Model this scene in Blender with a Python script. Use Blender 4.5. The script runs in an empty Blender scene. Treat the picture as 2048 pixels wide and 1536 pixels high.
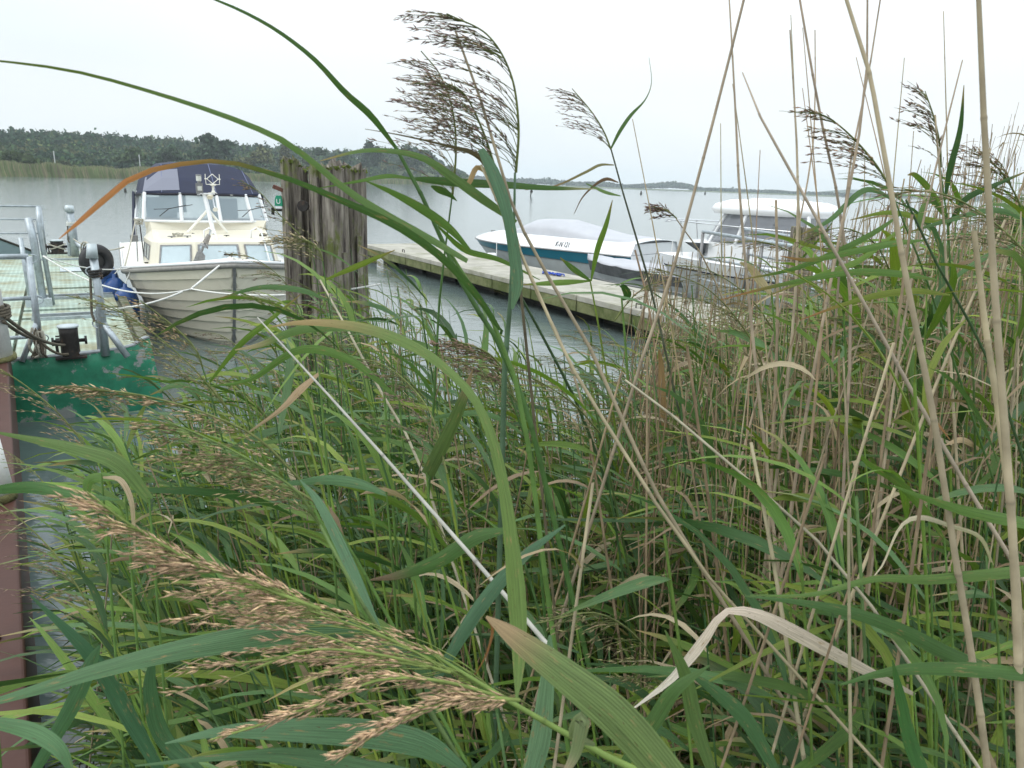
import bpy, math, random
import numpy as np
from mathutils import Vector, Matrix
random.seed(7); rng = np.random.default_rng(11)
SC = bpy.context.scene
# ---------------------------------------------------------------- camera
H = 2.4; PITCH = math.radians(15.2); ROLL = math.radians(2.1); FPX = 1480.0
Fv = np.array([0, math.cos(PITCH), -math.sin(PITCH)])
R0 = np.array([1.0, 0, 0]); U0 = np.array([0, math.sin(PITCH), math.cos(PITCH)])
Rv = R0*math.cos(ROLL)+U0*math.sin(ROLL); Uv = U0*math.cos(ROLL)-R0*math.sin(ROLL)
CAM = np.array([0, 0, H])
cd = bpy.data.cameras.new('camera'); co = bpy.data.objects.new('camera', cd)
SC.collection.objects.link(co); SC.camera = co
m = Matrix(((Rv[0], Uv[0], -Fv[0], 0), (Rv[1], Uv[1], -Fv[1], 0), (Rv[2], Uv[2], -Fv[2], H), (0, 0, 0, 1)))
co.matrix_world = m
cd.sensor_width = 36; cd.lens = 36*FPX/2048; cd.clip_start = 0.05; cd.clip_end = 9000
cd.dof.use_dof = True; cd.dof.focus_distance = 3.0; cd.dof.aperture_fstop = 22
# ---------------------------------------------------------------- world
W = bpy.data.worlds.new('World'); SC.world = W; W.use_nodes = True
nt = W.node_tree; nt.nodes.clear()
out = nt.nodes.new('ShaderNodeOutputWorld'); bg = nt.nodes.new('ShaderNodeBackground')
sky = nt.nodes.new('ShaderNodeTexSky'); sky.sky_type = 'NISHITA'; sky.sun_disc = False
SUN_EL = math.radians(52); SUN_ROT = math.radians(-115)
sky.sun_elevation = SUN_EL; sky.sun_rotation = SUN_ROT; sky.air_density = 1.0; sky.dust_density = 3.0
tc = nt.nodes.new('ShaderNodeTexCoord'); mp = nt.nodes.new('ShaderNodeMapping'); mp.inputs['Scale'].default_value = (1, 1, 3.0)
nz = nt.nodes.new('ShaderNodeTexNoise'); nz.inputs['Scale'].default_value = 1.1; nz.inputs['Detail'].default_value = 3; nz.inputs['Roughness'].default_value = .45
cr = nt.nodes.new('ShaderNodeValToRGB')
cr.color_ramp.elements[0].position = .35; cr.color_ramp.elements[0].color = (0.77, 0.87, 0.935, 1)
cr.color_ramp.elements[1].position = .62; cr.color_ramp.elements[1].color = (0.95, 0.985, 1.0, 1)
sx = nt.nodes.new('ShaderNodeSeparateXYZ')
gr = nt.nodes.new('ShaderNodeMapRange'); gr.inputs['From Min'].default_value = 0.12; gr.inputs['From Max'].default_value = 0.8
gr.inputs['To Min'].default_value = 8.6; gr.inputs['To Max'].default_value = 17.5
vm = nt.nodes.new('ShaderNodeVectorMath'); vm.operation = 'SCALE'
mx = nt.nodes.new('ShaderNodeMix'); mx.data_type = 'RGBA'; mx.inputs[0].default_value = 0.88
L = nt.links.new
L(tc.outputs['Generated'], mp.inputs['Vector']); L(mp.outputs[0], nz.inputs['Vector']); L(nz.outputs['Fac'], cr.inputs[0])
L(tc.outputs['Generated'], sx.inputs[0]); L(sx.outputs['Z'], gr.inputs['Value'])
L(cr.outputs[0], vm.inputs[0]); L(gr.outputs[0], vm.inputs['Scale'])
L(sky.outputs[0], mx.inputs[6]); L(vm.outputs[0], mx.inputs[7]); L(mx.outputs[2], bg.inputs[0])
bg.inputs['Strength'].default_value = 0.115
L(bg.outputs[0], out.inputs[0])
sl = bpy.data.lights.new('sun', 'SUN'); sl.energy = 1.0; sl.angle = math.radians(40); sl.color = (1, .97, .92)
so = bpy.data.objects.new('sun', sl); SC.collection.objects.link(so)
so.rotation_euler = Vector((math.sin(SUN_ROT)*math.cos(SUN_EL), math.cos(SUN_ROT)*math.cos(SUN_EL), math.sin(SUN_EL))).to_track_quat('Z', 'Y').to_euler()
vs = SC.view_settings; vs.view_transform = 'Standard'; vs.look = 'None'; vs.exposure = 0.2; vs.gamma = 1; vs.use_curve_mapping = False
SC.render.engine = 'CYCLES'
SC.cycles.use_denoising = True
SC.cycles.volume_bounces = 1; SC.cycles.max_bounces = 7; SC.cycles.diffuse_bounces = 3; SC.cycles.transparent_max_bounces = 12
SC.cycles.transmission_bounces = 4; SC.cycles.glossy_bounces = 3

# ---------------------------------------------------------------- helpers
def ray(x, y): return Fv+Rv*(x-1024)/FPX-Uv*(y-768)/FPX
def onz(x, y, z): d = ray(x, y); return CAM+d*((z-H)/d[2])
def ony(x, y, Y): d = ray(x, y); return CAM+d*(Y/d[1])
def pix(P):
    v = np.asarray(P, float)-CAM; w = v@Fv
    return 1024+FPX*(v@Rv)/w, 768-FPX*(v@Uv)/w
def link(o): SC.collection.objects.link(o); return o
def tag(o, label=None, cat=None, group=None, kind=None):
    for k, v in (('label', label), ('category', cat), ('group', group), ('kind', kind)):
        if v: o[k] = v
    return o
def thing(name, label, cat, loc=(0, 0, 0), rz=0, group=None):
    o = bpy.data.objects.new(name, None); o.location = tuple(map(float, loc)); o.rotation_euler = (0, 0, rz); o.empty_display_size = .1
    link(o); return tag(o, label, cat, group)
def norm(v): v = np.asarray(v, float); return v/np.maximum(np.linalg.norm(v, axis=-1, keepdims=True), 1e-9)

class MB:
    """plain mesh collector"""
    def __init__(s): s.v = []; s.f = []
    def add(s, V, F):
        n = len(s.v); s.v += [tuple(map(float, p)) for p in V]; s.f += [tuple(i+n for i in f) for f in F]; return s
    def box(s, c, d, rz=0, rx=0, ry=0):
        M = Matrix.Rotation(rz, 3, 'Z') @ Matrix.Rotation(ry, 3, 'Y') @ Matrix.Rotation(rx, 3, 'X')
        V = [Vector(c)+M @ Vector((sx*d[0]/2, sy*d[1]/2, sz*d[2]/2)) for sx in (-1, 1) for sy in (-1, 1) for sz in (-1, 1)]
        return s.add(V, [(0, 1, 3, 2), (4, 6, 7, 5), (0, 4, 5, 1), (2, 3, 7, 6), (0, 2, 6, 4), (1, 5, 7, 3)])
    def tube(s, pts, r, n=8, cap=True):
        pts = np.array(pts, float); k = len(pts)
        r = np.full(k, r) if np.isscalar(r) else np.array(r, float)
        t = norm(np.gradient(pts, axis=0)); ref = np.array([0, 0, 1.]) if abs(t[0][2]) < .9 else np.array([1., 0, 0])
        a = norm(np.cross(t[0], ref)); V = []
        for i in range(k):
            a = norm(a-(a@t[i])*t[i]); b = np.cross(t[i], a)
            for j in range(n):
                q = 2*math.pi*j/n; V.append(pts[i]+r[i]*(a*math.cos(q)+b*math.sin(q)))
        F = [(i*n+j, i*n+(j+1) % n, (i+1)*n+(j+1) % n, (i+1)*n+j) for i in range(k-1) for j in range(n)]
        if cap: F += [tuple(range(n))[::-1], tuple((k-1)*n+j for j in range(n))]
        return s.add(V, F)
    def lathe(s, prof, c=(0, 0, 0), n=20):
        V = []; F = []
        for (r, z) in prof:
            for j in range(n):
                q = 2*math.pi*j/n; V.append((c[0]+r*math.cos(q), c[1]+r*math.sin(q), c[2]+z))
        for i in range(len(prof)-1):
            for j in range(n): F.append((i*n+j, i*n+(j+1) % n, (i+1)*n+(j+1) % n, (i+1)*n+j))
        F += [tuple(range(n))[::-1], tuple((len(prof)-1)*n+j for j in range(n))]
        return s.add(V, F)
    def grid(s, rows, close=False):
        k = len(rows); n = len(rows[0]); V = [p for r in rows for p in r]
        F = [(i*n+j, i*n+j+1, (i+1)*n+j+1, (i+1)*n+j) for i in range(k-1) for j in range(n-1)]
        return s.add(V, F)
    def sheet(s, poly, t):
        """polygon (3d, flat) thickened by vector t"""
        n = len(poly); t = np.array(t, float); P = [np.array(p, float) for p in poly]
        return s.add(P+[p+t for p in P], [tuple(range(n))[::-1], tuple(range(n, 2*n))]+[(i, (i+1) % n, n+(i+1) % n, n+i) for i in range(n)])
    def build(s, name, mat, parent=None, smooth=False, solid=0):
        me = bpy.data.meshes.new(name); me.from_pydata(s.v, [], s.f); me.update()
        if smooth: me.polygons.foreach_set('use_smooth', [True]*len(me.polygons))
        if mat: me.materials.append(mat)
        o = link(bpy.data.objects.new(name, me)); o.parent = parent
        if solid:
            md = o.modifiers.new('solidify', 'SOLIDIFY'); md.thickness = solid; md.offset = 0
        return o
def bevel(o, w, seg=2):
    md = o.modifiers.new('bevel', 'BEVEL'); md.width = w; md.segments = seg; md.limit_method = 'ANGLE'; return o

class NM:
    """numpy mesh collector with colour and strip coordinates"""
    def __init__(s): s.V = []; s.F3 = []; s.F4 = []; s.C = []; s.U = []; s.n = 0
    def add(s, V, F, C, U=None):
        V = np.asarray(V, np.float32).reshape(-1, 3); F = np.asarray(F, np.int32)
        k = len(V); C = np.broadcast_to(np.asarray(C, np.float32), (k, 3))
        U = np.zeros((k, 3), np.float32) if U is None else np.asarray(U, np.float32).reshape(-1, 3)
        (s.F4 if F.shape[1] == 4 else s.F3).append(F+s.n); s.V.append(V); s.C.append(C); s.U.append(U); s.n += k
        return s
    def mesh(s, name, mat, off=(0, 0, 0), smooth=True):
        V = np.concatenate(s.V)-np.asarray(off, np.float32); me = bpy.data.meshes.new(name)
        f4 = np.concatenate(s.F4) if s.F4 else np.zeros((0, 4), np.int32); f3 = np.concatenate(s.F3) if s.F3 else np.zeros((0, 3), np.int32)
        me.vertices.add(len(V)); me.vertices.foreach_set('co', V.ravel().astype(np.float32))
        me.loops.add(f4.size+f3.size); me.loops.foreach_set('vertex_index', np.concatenate([f4.ravel(), f3.ravel()]).astype(np.int32))
        me.polygons.add(len(f4)+len(f3))
        st = np.concatenate([np.arange(len(f4))*4, f4.size+np.arange(len(f3))*3]).astype(np.int32)
        me.polygons.foreach_set('loop_start', st)
        me.polygons.foreach_set('use_smooth', np.full(len(st), smooth))
        me.update(calc_edges=True)
        C = np.concatenate(s.C); a = me.attributes.new('Col', 'FLOAT_COLOR', 'POINT')
        a.data.foreach_set('color', np.concatenate([C, np.ones((len(C), 1), np.float32)], 1).ravel())
        a = me.attributes.new('UVL', 'FLOAT_VECTOR', 'POINT'); a.data.foreach_set('vector', np.concatenate(s.U).ravel())
        me.materials.append(mat); return me
    def build(s, name, mat, parent=None, off=(0, 0, 0), smooth=True):
        o = link(bpy.data.objects.new(name, s.mesh(name, mat, off, smooth))); o.parent = parent; return o

# ---------------------------------------------------------------- materials
def nodes(name):
    M = bpy.data.materials.new(name); M.use_nodes = True; t = M.node_tree
    return M, t, t.nodes['Principled BSDF'], t.links.new
def N(t, kind, **kw):
    n = t.nodes.new(kind)
    for k, v in kw.items():
        if k in n.inputs: n.inputs[k].default_value = v
        else: setattr(n, k, v)
    return n
def mat(name, col, rough=.5, metal=0, var=.12, scale=6, bump=.1, bscale=60, col2=None, lo=.45, hi=.6, stretch=(1, 1, 1), spec=.5, detail=6):
    """base colour + noise variation, optional second weathered colour in patches"""
    M, t, b, L = nodes(name)
    tc = N(t, 'ShaderNodeTexCoord'); mp = N(t, 'ShaderNodeMapping', Scale=stretch); L(tc.outputs['Object'], mp.inputs[0])
    nz = N(t, 'ShaderNodeTexNoise', Scale=scale, Detail=detail, Roughness=.6); L(mp.outputs[0], nz.inputs['Vector'])
    mr = N(t, 'ShaderNodeMapRange'); mr.inputs['To Min'].default_value = 1-var; mr.inputs['To Max'].default_value = 1+var
    mr.inputs['From Min'].default_value = .3; mr.inputs['From Max'].default_value = .7
    L(nz.outputs['Fac'], mr.inputs['Value'])
    vm = N(t, 'ShaderNodeVectorMath', operation='SCALE'); vm.inputs[0].default_value = col; L(mr.outputs[0], vm.inputs['Scale'])
    c = vm.outputs[0]
    if col2:
        n2 = N(t, 'ShaderNodeTexNoise', Scale=scale*.55, Detail=10, Roughness=.68); L(mp.outputs[0], n2.inputs['Vector'])
        r2 = N(t, 'ShaderNodeMapRange'); r2.inputs['From Min'].default_value = lo; r2.inputs['From Max'].default_value = hi; L(n2.outputs['Fac'], r2.inputs['Value'])
        mx = N(t, 'ShaderNodeMix', data_type='RGBA'); L(r2.outputs[0], mx.inputs[0]); L(c, mx.inputs[6]); mx.inputs[7].default_value = (*col2, 1); c = mx.outputs[2]
    L(c, b.inputs['Base Color'])
    b.inputs['Roughness'].default_value = rough; b.inputs['Metallic'].default_value = metal; b.inputs['Specular IOR Level'].default_value = spec
    if bump:
        n3 = N(t, 'ShaderNodeTexNoise', Scale=bscale, Detail=5); L(mp.outputs[0], n3.inputs['Vector'])
        bp = N(t, 'ShaderNodeBump', Strength=bump, Distance=.01); L(n3.outputs['Fac'], bp.inputs['Height']); L(bp.outputs[0], b.inputs['Normal'])
    return M
def leaf_mat(name, trans=.24, rough=.48, streak=.3, ribs=True):
    M, t, b, L = nodes(name)
    at = N(t, 'ShaderNodeAttribute', attribute_name='Col'); au = N(t, 'ShaderNodeAttribute', attribute_name='UVL')
    mp = N(t, 'ShaderNodeMapping', Scale=(9, 1.6, 37)); L(au.outputs['Vector'], mp.inputs[0])
    nz = N(t, 'ShaderNodeTexNoise', Scale=1.6, Detail=5, Roughness=.65); L(mp.outputs[0], nz.inputs['Vector'])
    mr = N(t, 'ShaderNodeMapRange'); mr.inputs['From Min'].default_value = .3; mr.inputs['From Max'].default_value = .7
    mr.inputs['To Min'].default_value = 1-streak; mr.inputs['To Max'].default_value = 1+streak; L(nz.outputs['Fac'], mr.inputs['Value'])
    vm = N(t, 'ShaderNodeVectorMath', operation='SCALE'); L(at.outputs['Color'], vm.inputs[0]); L(mr.outputs[0], vm.inputs['Scale'])
    # dry blotches and edges
    mp2 = N(t, 'ShaderNodeMapping', Scale=(3, 5, 11)); L(au.outputs['Vector'], mp2.inputs[0])
    n2 = N(t, 'ShaderNodeTexNoise', Scale=1.3, Detail=7, Roughness=.7); L(mp2.outputs[0], n2.inputs['Vector'])
    r2 = N(t, 'ShaderNodeMapRange'); r2.inputs['From Min'].default_value = .59; r2.inputs['From Max'].default_value = .70; L(n2.outputs['Fac'], r2.inputs['Value'])
    mx = N(t, 'ShaderNodeMix', data_type='RGBA'); L(r2.outputs[0], mx.inputs[0]); L(vm.outputs[0], mx.inputs[6]); mx.inputs[7].default_value = (.30, .20, .09, 1)
    mp3 = N(t, 'ShaderNodeMapping', Scale=(14, 22, 53)); L(au.outputs['Vector'], mp3.inputs[0])
    n4 = N(t, 'ShaderNodeTexNoise', Scale=1.0, Detail=3, Roughness=.6); L(mp3.outputs[0], n4.inputs['Vector'])
    r4 = N(t, 'ShaderNodeMapRange'); r4.inputs['From Min'].default_value = .66; r4.inputs['From Max'].default_value = .71; r4.inputs['To Max'].default_value = .8; L(n4.outputs['Fac'], r4.inputs['Value'])
    m4 = N(t, 'ShaderNodeMix', data_type='RGBA'); L(r4.outputs[0], m4.inputs[0]); L(mx.outputs[2], m4.inputs[6]); m4.inputs[7].default_value = (.09, .055, .025, 1); mx = m4
    L(mx.outputs[2], b.inputs['Base Color']); b.inputs['Roughness'].default_value = rough; b.inputs['Specular IOR Level'].default_value = .28
    if ribs:
        sp = N(t, 'ShaderNodeSeparateXYZ'); L(au.outputs['Vector'], sp.inputs[0])
        ml = N(t, 'ShaderNodeMath', operation='MULTIPLY'); ml.inputs[1].default_value = 75; L(sp.outputs['X'], ml.inputs[0])
        sn = N(t, 'ShaderNodeMath', operation='SINE'); L(ml.outputs[0], sn.inputs[0])
        bp = N(t, 'ShaderNodeBump', Strength=.25, Distance=.001); L(sn.outputs[0], bp.inputs['Height']); L(bp.outputs[0], b.inputs['Normal'])
    tr = N(t, 'ShaderNodeBsdfTranslucent'); v3 = N(t, 'ShaderNodeVectorMath', operation='MULTIPLY'); v3.inputs[1].default_value = (1.2, 1.35, .6)
    L(mx.outputs[2], v3.inputs[0]); L(v3.outputs[0], tr.inputs['Color'])
    ms = N(t, 'ShaderNodeMixShader'); ms.inputs[0].default_value = trans; L(b.outputs[0], ms.inputs[1]); L(tr.outputs[0], ms.inputs[2])
    L(ms.outputs[0], t.nodes['Material Output'].inputs['Surface']); return M
def vcol_mat(name, rough=.8, trans=0, var=.25, scale=3):
    M, t, b, L = nodes(name)
    at = N(t, 'ShaderNodeAttribute', attribute_name='Col'); tc = N(t, 'ShaderNodeTexCoord')
    nz = N(t, 'ShaderNodeTexNoise', Scale=scale, Detail=4); L(tc.outputs['Object'], nz.inputs['Vector'])
    mr = N(t, 'ShaderNodeMapRange'); mr.inputs['From Min'].default_value = .3; mr.inputs['From Max'].default_value = .7
    mr.inputs['To Min'].default_value = 1-var; mr.inputs['To Max'].default_value = 1+var; L(nz.outputs['Fac'], mr.inputs['Value'])
    vm = N(t, 'ShaderNodeVectorMath', operation='SCALE'); L(at.outputs['Color'], vm.inputs[0]); L(mr.outputs[0], vm.inputs['Scale'])
    L(vm.outputs[0], b.inputs['Base Color']); b.inputs['Roughness'].default_value = rough; b.inputs['Specular IOR Level'].default_value = .25
    return M
def glass_mat(name, tint=(.75, .85, .88), alpha=.55, rough=.04):
    M, t, b, L = nodes(name)
    b.inputs['Base Color'].default_value = (*tint, 1); b.inputs['Roughness'].default_value = rough; b.inputs['Alpha'].default_value = alpha
    b.inputs['Specular IOR Level'].default_value = .8
    return M

M_LEAF = leaf_mat('reed_leaf'); M_DRY = leaf_mat('dry_leaf', trans=.2, rough=.6, streak=.35)
M_STEM = vcol_mat('reed_stem', rough=.5, var=.25, scale=30); M_PAN = vcol_mat('reed_panicle', rough=.8, var=.3, scale=60)
M_TREE = vcol_mat('tree_foliage', rough=.9, var=.2, scale=.3)
M_GALV = mat('galvanised_steel', (.42, .47, .50), rough=.42, metal=.55, var=.2, scale=14, col2=(.30, .33, .34), lo=.5, hi=.7)
M_GALVP = mat('galvanised_plate', (.50, .56, .58), rough=.5, metal=.3, var=.15, scale=9, col2=(.28, .31, .28), lo=.55, hi=.7)
M_ROPE_D = mat('tarred_rope', (.13, .11, .08), rough=.95, var=.4, scale=60, bump=.6, bscale=160)
M_ROPE_W = mat('white_rope', (.72, .72, .68), rough=.8, var=.25, scale=70, bump=.5, bscale=200)
M_ROPE_G = mat('grey_rope', (.42, .40, .33), rough=.9, var=.3, scale=60, bump=.5, bscale=160)
M_BLACK = mat('black_rubber', (.015, .015, .017), rough=.55, var=.3, scale=20, bump=.2)
M_IRON = mat('rusty_black_iron', (.025, .022, .02), rough=.6, metal=.3, var=.5, scale=20, col2=(.12, .07, .04), lo=.55, hi=.7, bump=.4)
M_GREEN = mat('chipped_green_paint', (.025, .225, .125), rough=.6, var=.3, scale=7, col2=(.30, .32, .31), lo=.56, hi=.59, bump=.2, bscale=30)
M_CREAM = mat('cream_gelcoat', (.70, .655, .53), rough=.35, var=.04, scale=2, col2=(.50, .46, .34), lo=.6, hi=.85, bump=.02)
M_DECKW = mat('cream_deck', (.80, .78, .70), rough=.4, var=.04, scale=3, col2=(.6, .58, .48), lo=.6, hi=.9, bump=.03)
M_WHITE = mat('white_gelcoat', (.80, .81, .82), rough=.25, var=.03, scale=2, bump=.0)
M_WFRAME = mat('white_frame', (.78, .79, .80), rough=.4, var=.05, bump=.03)
M_WPAINT = mat('flaking_white_paint', (.72, .72, .70), rough=.6, var=.1, scale=8, col2=(.16, .17, .08), lo=.60, hi=.68, bump=.3, bscale=40)
M_NAVY = mat('navy_canvas', (.009, .014, .042), rough=.75, var=.2, scale=4, bump=.15, bscale=200)
M_GREYR = mat('grey_rubber_strip', (.25, .24, .22), rough=.6, var=.2, scale=20)
M_FEND = mat('blue_fender', (.006, .05, .19), rough=.38, var=.15, scale=9, col2=(.05, .10, .16), lo=.55, hi=.8, bump=.05)
M_FENDN = mat('navy_fender', (.015, .025, .08), rough=.5, var=.15)
M_RBROWN = mat('red_brown_steel_paint', (.070, .031, .023), spec=.25, rough=.55, var=.12, scale=6, col2=(.30, .20, .17), lo=.66, hi=.72, bump=.08)
M_CONC = mat('weathered_concrete', (.36, .345, .295), rough=.9, var=.22, scale=2.5, col2=(.23, .23, .16), lo=.5, hi=.68, bump=.4, bscale=50)
M_CONCM = mat('mossy_concrete', (.17, .18, .08), rough=.95, var=.3, scale=3, col2=(.075, .095, .025), lo=.42, hi=.6, bump=.6, bscale=30)
M_DARK = mat('dark_timber_and_shade', (.03, .027, .02), rough=.7, var=.3)  # also carries the painted shade beneath the jetty
M_GLASS = glass_mat('window_glass', (.55, .68, .74), .38); M_GLASSD = glass_mat('tinted_glass', (.17, .18, .20), .72, .06)
M_VINYL = glass_mat('clear_vinyl', (.15, .16, .21), .95, .6)
M_CHROME = mat('stainless_tube', (.62, .63, .64), rough=.2, metal=.9, var=.05, bump=0)
M_CURT = mat('white_curtain', (.62, .68, .70), rough=.9, var=.12, scale=30, stretch=(1, 1, .05), bump=.3)
M_GREYM = mat('grey_cast_metal', (.22, .22, .22), rough=.5, metal=.5, var=.25, scale=30)
M_COVER = mat('light_grey_boat_cover', (.43, .44, .47), rough=.8, var=.06, scale=3, bump=.2, bscale=40)
M_TEAL = mat('teal_stripe', (.01, .15, .22), rough=.3, var=.06, bump=0)
M_HULLG = mat('greyed_white_hull', (.46, .48, .48), rough=.35, var=.07, scale=3, col2=(.30, .31, .29), lo=.55, hi=.8, bump=.02)
M_SILVER = mat('aluminium_hull', (.34, .36, .37), rough=.45, metal=.2, var=.2, scale=3)
M_DGREY = mat('dark_grey_canvas', (.08, .085, .09), rough=.8, var=.4, scale=6)
M_BLUEB = mat('blue_rope', (.02, .06, .35), rough=.8, var=.2)
M_INK = mat('black_lettering', (.02, .02, .025), rough=.5, var=0, bump=0)
M_SIGNG = mat('green_tag', (.01, .26, .14), rough=.4, var=.1, scale=30, bump=.05)
M_LAMP = mat('frosted_lamp_lens', (.55, .56, .52), rough=.2, var=.1, scale=50)
M_ORANGE = mat('varnished_brown', (.20, .09, .05), rough=.4)
M_RUST = mat('rust_red_cap', (.11, .045, .03), rough=.8, var=.4, scale=30)

def wood_mat():
    M, t, b, L = nodes('weathered_pile_wood')
    tc = N(t, 'ShaderNodeTexCoord'); mp = N(t, 'ShaderNodeMapping', Scale=(8.5, 8.5, .75)); L(tc.outputs['Object'], mp.inputs[0])
    nz = N(t, 'ShaderNodeTexNoise', Scale=1.8, Detail=9, Roughness=.7); L(mp.outputs[0], nz.inputs['Vector'])
    r = N(t, 'ShaderNodeValToRGB'); e = r.color_ramp.elements
    e[0].position = .36; e[0].color = (.022, .014, .012, 1); e[1].position = .66; e[1].color = (.40, .36, .30, 1)
    x = e.new(.5); x.color = (.19, .165, .135, 1); L(nz.outputs['Fac'], r.inputs[0])
    n2 = N(t, 'ShaderNodeTexNoise', Scale=3.2, Detail=8, Roughness=.7); mp2 = N(t, 'ShaderNodeMapping', Scale=(1.5, 1.5, .6)); L(tc.outputs['Object'], mp2.inputs[0]); L(mp2.outputs[0], n2.inputs['Vector'])
    r2 = N(t, 'ShaderNodeMapRange'); r2.inputs['From Min'].default_value = .52; r2.inputs['From Max'].default_value = .62; L(n2.outputs['Fac'], r2.inputs['Value'])
    mx = N(t, 'ShaderNodeMix', data_type='RGBA'); L(r2.outputs[0], mx.inputs[0]); L(r.outputs[0], mx.inputs[6]); mx.inputs[7].default_value = (.12, .14, .035, 1)
    L(mx.outputs[2], b.inputs['Base Color']); b.inputs['Roughness'].default_value = .9
    bp = N(t, 'ShaderNodeBump', Strength=.9, Distance=.03); L(nz.outputs['Fac'], bp.inputs['Height']); L(bp.outputs[0], b.inputs['Normal'])
    return M
M_WOOD = wood_mat()
def deck_mat():
    M, t, b, L = nodes('green_grey_deck_grating')
    tc = N(t, 'ShaderNodeTexCoord')
    n2 = N(t, 'ShaderNodeTexNoise', Scale=1.6, Detail=7, Roughness=.7); L(tc.outputs['Object'], n2.inputs['Vector'])
    r = N(t, 'ShaderNodeValToRGB'); e = r.color_ramp.elements
    e[0].position = .38; e[0].color = (.24, .24, .14, 1); e[1].position = .58; e[1].color = (.36, .46, .39, 1); L(n2.outputs['Fac'], r.inputs[0])
    L(r.outputs[0], b.inputs['Base Color']); b.inputs['Roughness'].default_value = .6
    w1 = N(t, 'ShaderNodeTexWave', Scale=5.0); w1.bands_direction = 'X'; w2 = N(t, 'ShaderNodeTexWave', Scale=5.0); w2.bands_direction = 'Y'
    L(tc.outputs['Object'], w1.inputs[0]); L(tc.outputs['Object'], w2.inputs[0])
    mm = N(t, 'ShaderNodeMath', operation='MAXIMUM'); L(w1.outputs['Fac'], mm.inputs[0]); L(w2.outputs['Fac'], mm.inputs[1])
    r3 = N(t, 'ShaderNodeMapRange'); r3.inputs['From Min'].default_value = .3; r3.inputs['From Max'].default_value = .8; r3.inputs['To Min'].default_value = .78; r3.inputs['To Max'].default_value = 1.04
    L(mm.outputs[0], r3.inputs['Value']); vm = N(t, 'ShaderNodeVectorMath', operation='SCALE'); L(r.outputs[0], vm.inputs[0]); L(r3.outputs[0], vm.inputs['Scale']); L(vm.outputs[0], b.inputs['Base Color'])
    bp = N(t, 'ShaderNodeBump', Strength=.7, Distance=.01); L(mm.outputs[0], bp.inputs['Height']); L(bp.outputs[0], b.inputs['Normal'])
    return M
M_GRATE = deck_mat()
def water_mat():
    M, t, b, L = nodes('lake_water')
    tc = N(t, 'ShaderNodeTexCoord')
    mp = N(t, 'ShaderNodeMapping', Scale=(.55, 1.5, 1)); mp.inputs['Rotation'].default_value = (0, 0, .25); L(tc.outputs['Object'], mp.inputs[0])
    n1 = N(t, 'ShaderNodeTexNoise', Scale=1.3, Detail=5, Roughness=.55, Distortion=.3); L(mp.outputs[0], n1.inputs['Vector'])
    mp2 = N(t, 'ShaderNodeMapping', Scale=(1.5, 4.5, 1)); mp2.inputs['Rotation'].default_value = (0, 0, -.15); L(tc.outputs['Object'], mp2.inputs[0])
    n2 = N(t, 'ShaderNodeTexNoise', Scale=2.6, Detail=3, Roughness=.5); L(mp2.outputs[0], n2.inputs['Vector'])
    ad = N(t, 'ShaderNodeMath', operation='MULTIPLY_ADD'); ad.inputs[1].default_value = .35; L(n2.outputs['Fac'], ad.inputs[0]); L(n1.outputs['Fac'], ad.inputs[2])
    bp = N(t, 'ShaderNodeBump', Strength=.17, Distance=.07); L(ad.outputs[0], bp.inputs['Height']); L(bp.outputs[0], b.inputs['Normal'])
    b.inputs['Base Color'].default_value = (.11, .145, .14, 1); b.inputs['Roughness'].default_value = .10; b.inputs['IOR'].default_value = 1.5
    return M
M_WATER = water_mat()

# ---------------------------------------------------------------- setting: water, shores, far woods
MB().add([(-2500, -40, 0), (2500, -40, 0), (2500, 3500, 0), (-2500, 3500, 0)], [(0, 1, 2, 3)]).build('water', M_WATER)['kind'] = 'structure'

def interp(tab, x): return float(np.interp(x, [a for a, _ in tab], [b for _, b in tab]))
SHORE = [(-500, 352), (-120, 352), (0, 353), (300, 358), (560, 363), (760, 367), (935, 371)]
SIL = [(-500, 250), (0, 255), (200, 262), (400, 275), (500, 283), (560, 286), (650, 293), (705, 297), (735, 288), (780, 291), (840, 293), (870, 312), (900, 330), (935, 352)]
def horizon(x): return 366.5+(x-1024)*math.tan(ROLL)
def polar(x, D, ytop):
    """point at ground distance D whose picture height is ytop"""
    d = ray(x, ytop); k = D/math.hypot(d[0], d[1]); return CAM+d*k
def near_far(x): 
    s = interp(SHORE, x); D = float(np.hypot(*onz(x, s, 0)[:2])); return D
M_MEADOW = mat('rough_meadow', (.085, .11, .04), rough=1, var=.3, scale=.05, bump=0)
rows = []
xs = list(range(-480, 941, 20))
def topy(x, f): return (1-f)*(horizon(x)-6)+f*interp(SIL, x)
def ground_z(x, D):
    D0 = near_far(x); k = (D-D0-40)/150
    if k <= 0: return 0.5
    k = min(k, 1.15); g = polar(x, D, topy(x, min(1, k)**.8))[2]-11.5*min(1, (935-x)/160 if x > 775 else 1)
    return max(.5, g)
for off in (0, 2, 40, 70, 100, 130, 160, 190, 230, 400):
    r = []
    for x in xs:
        D = near_far(x)+off; d = ray(x, 400); d = d[:2]/np.linalg.norm(d[:2])
        z = -.3 if off == 0 else ground_z(x, D); r.append((d[0]*D, d[1]*D, z if off < 400 else -1))
    rows.append(r)
g = MB().grid(rows).build('wooded_hills', M_MEADOW, smooth=True); g['kind'] = 'structure'
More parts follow.
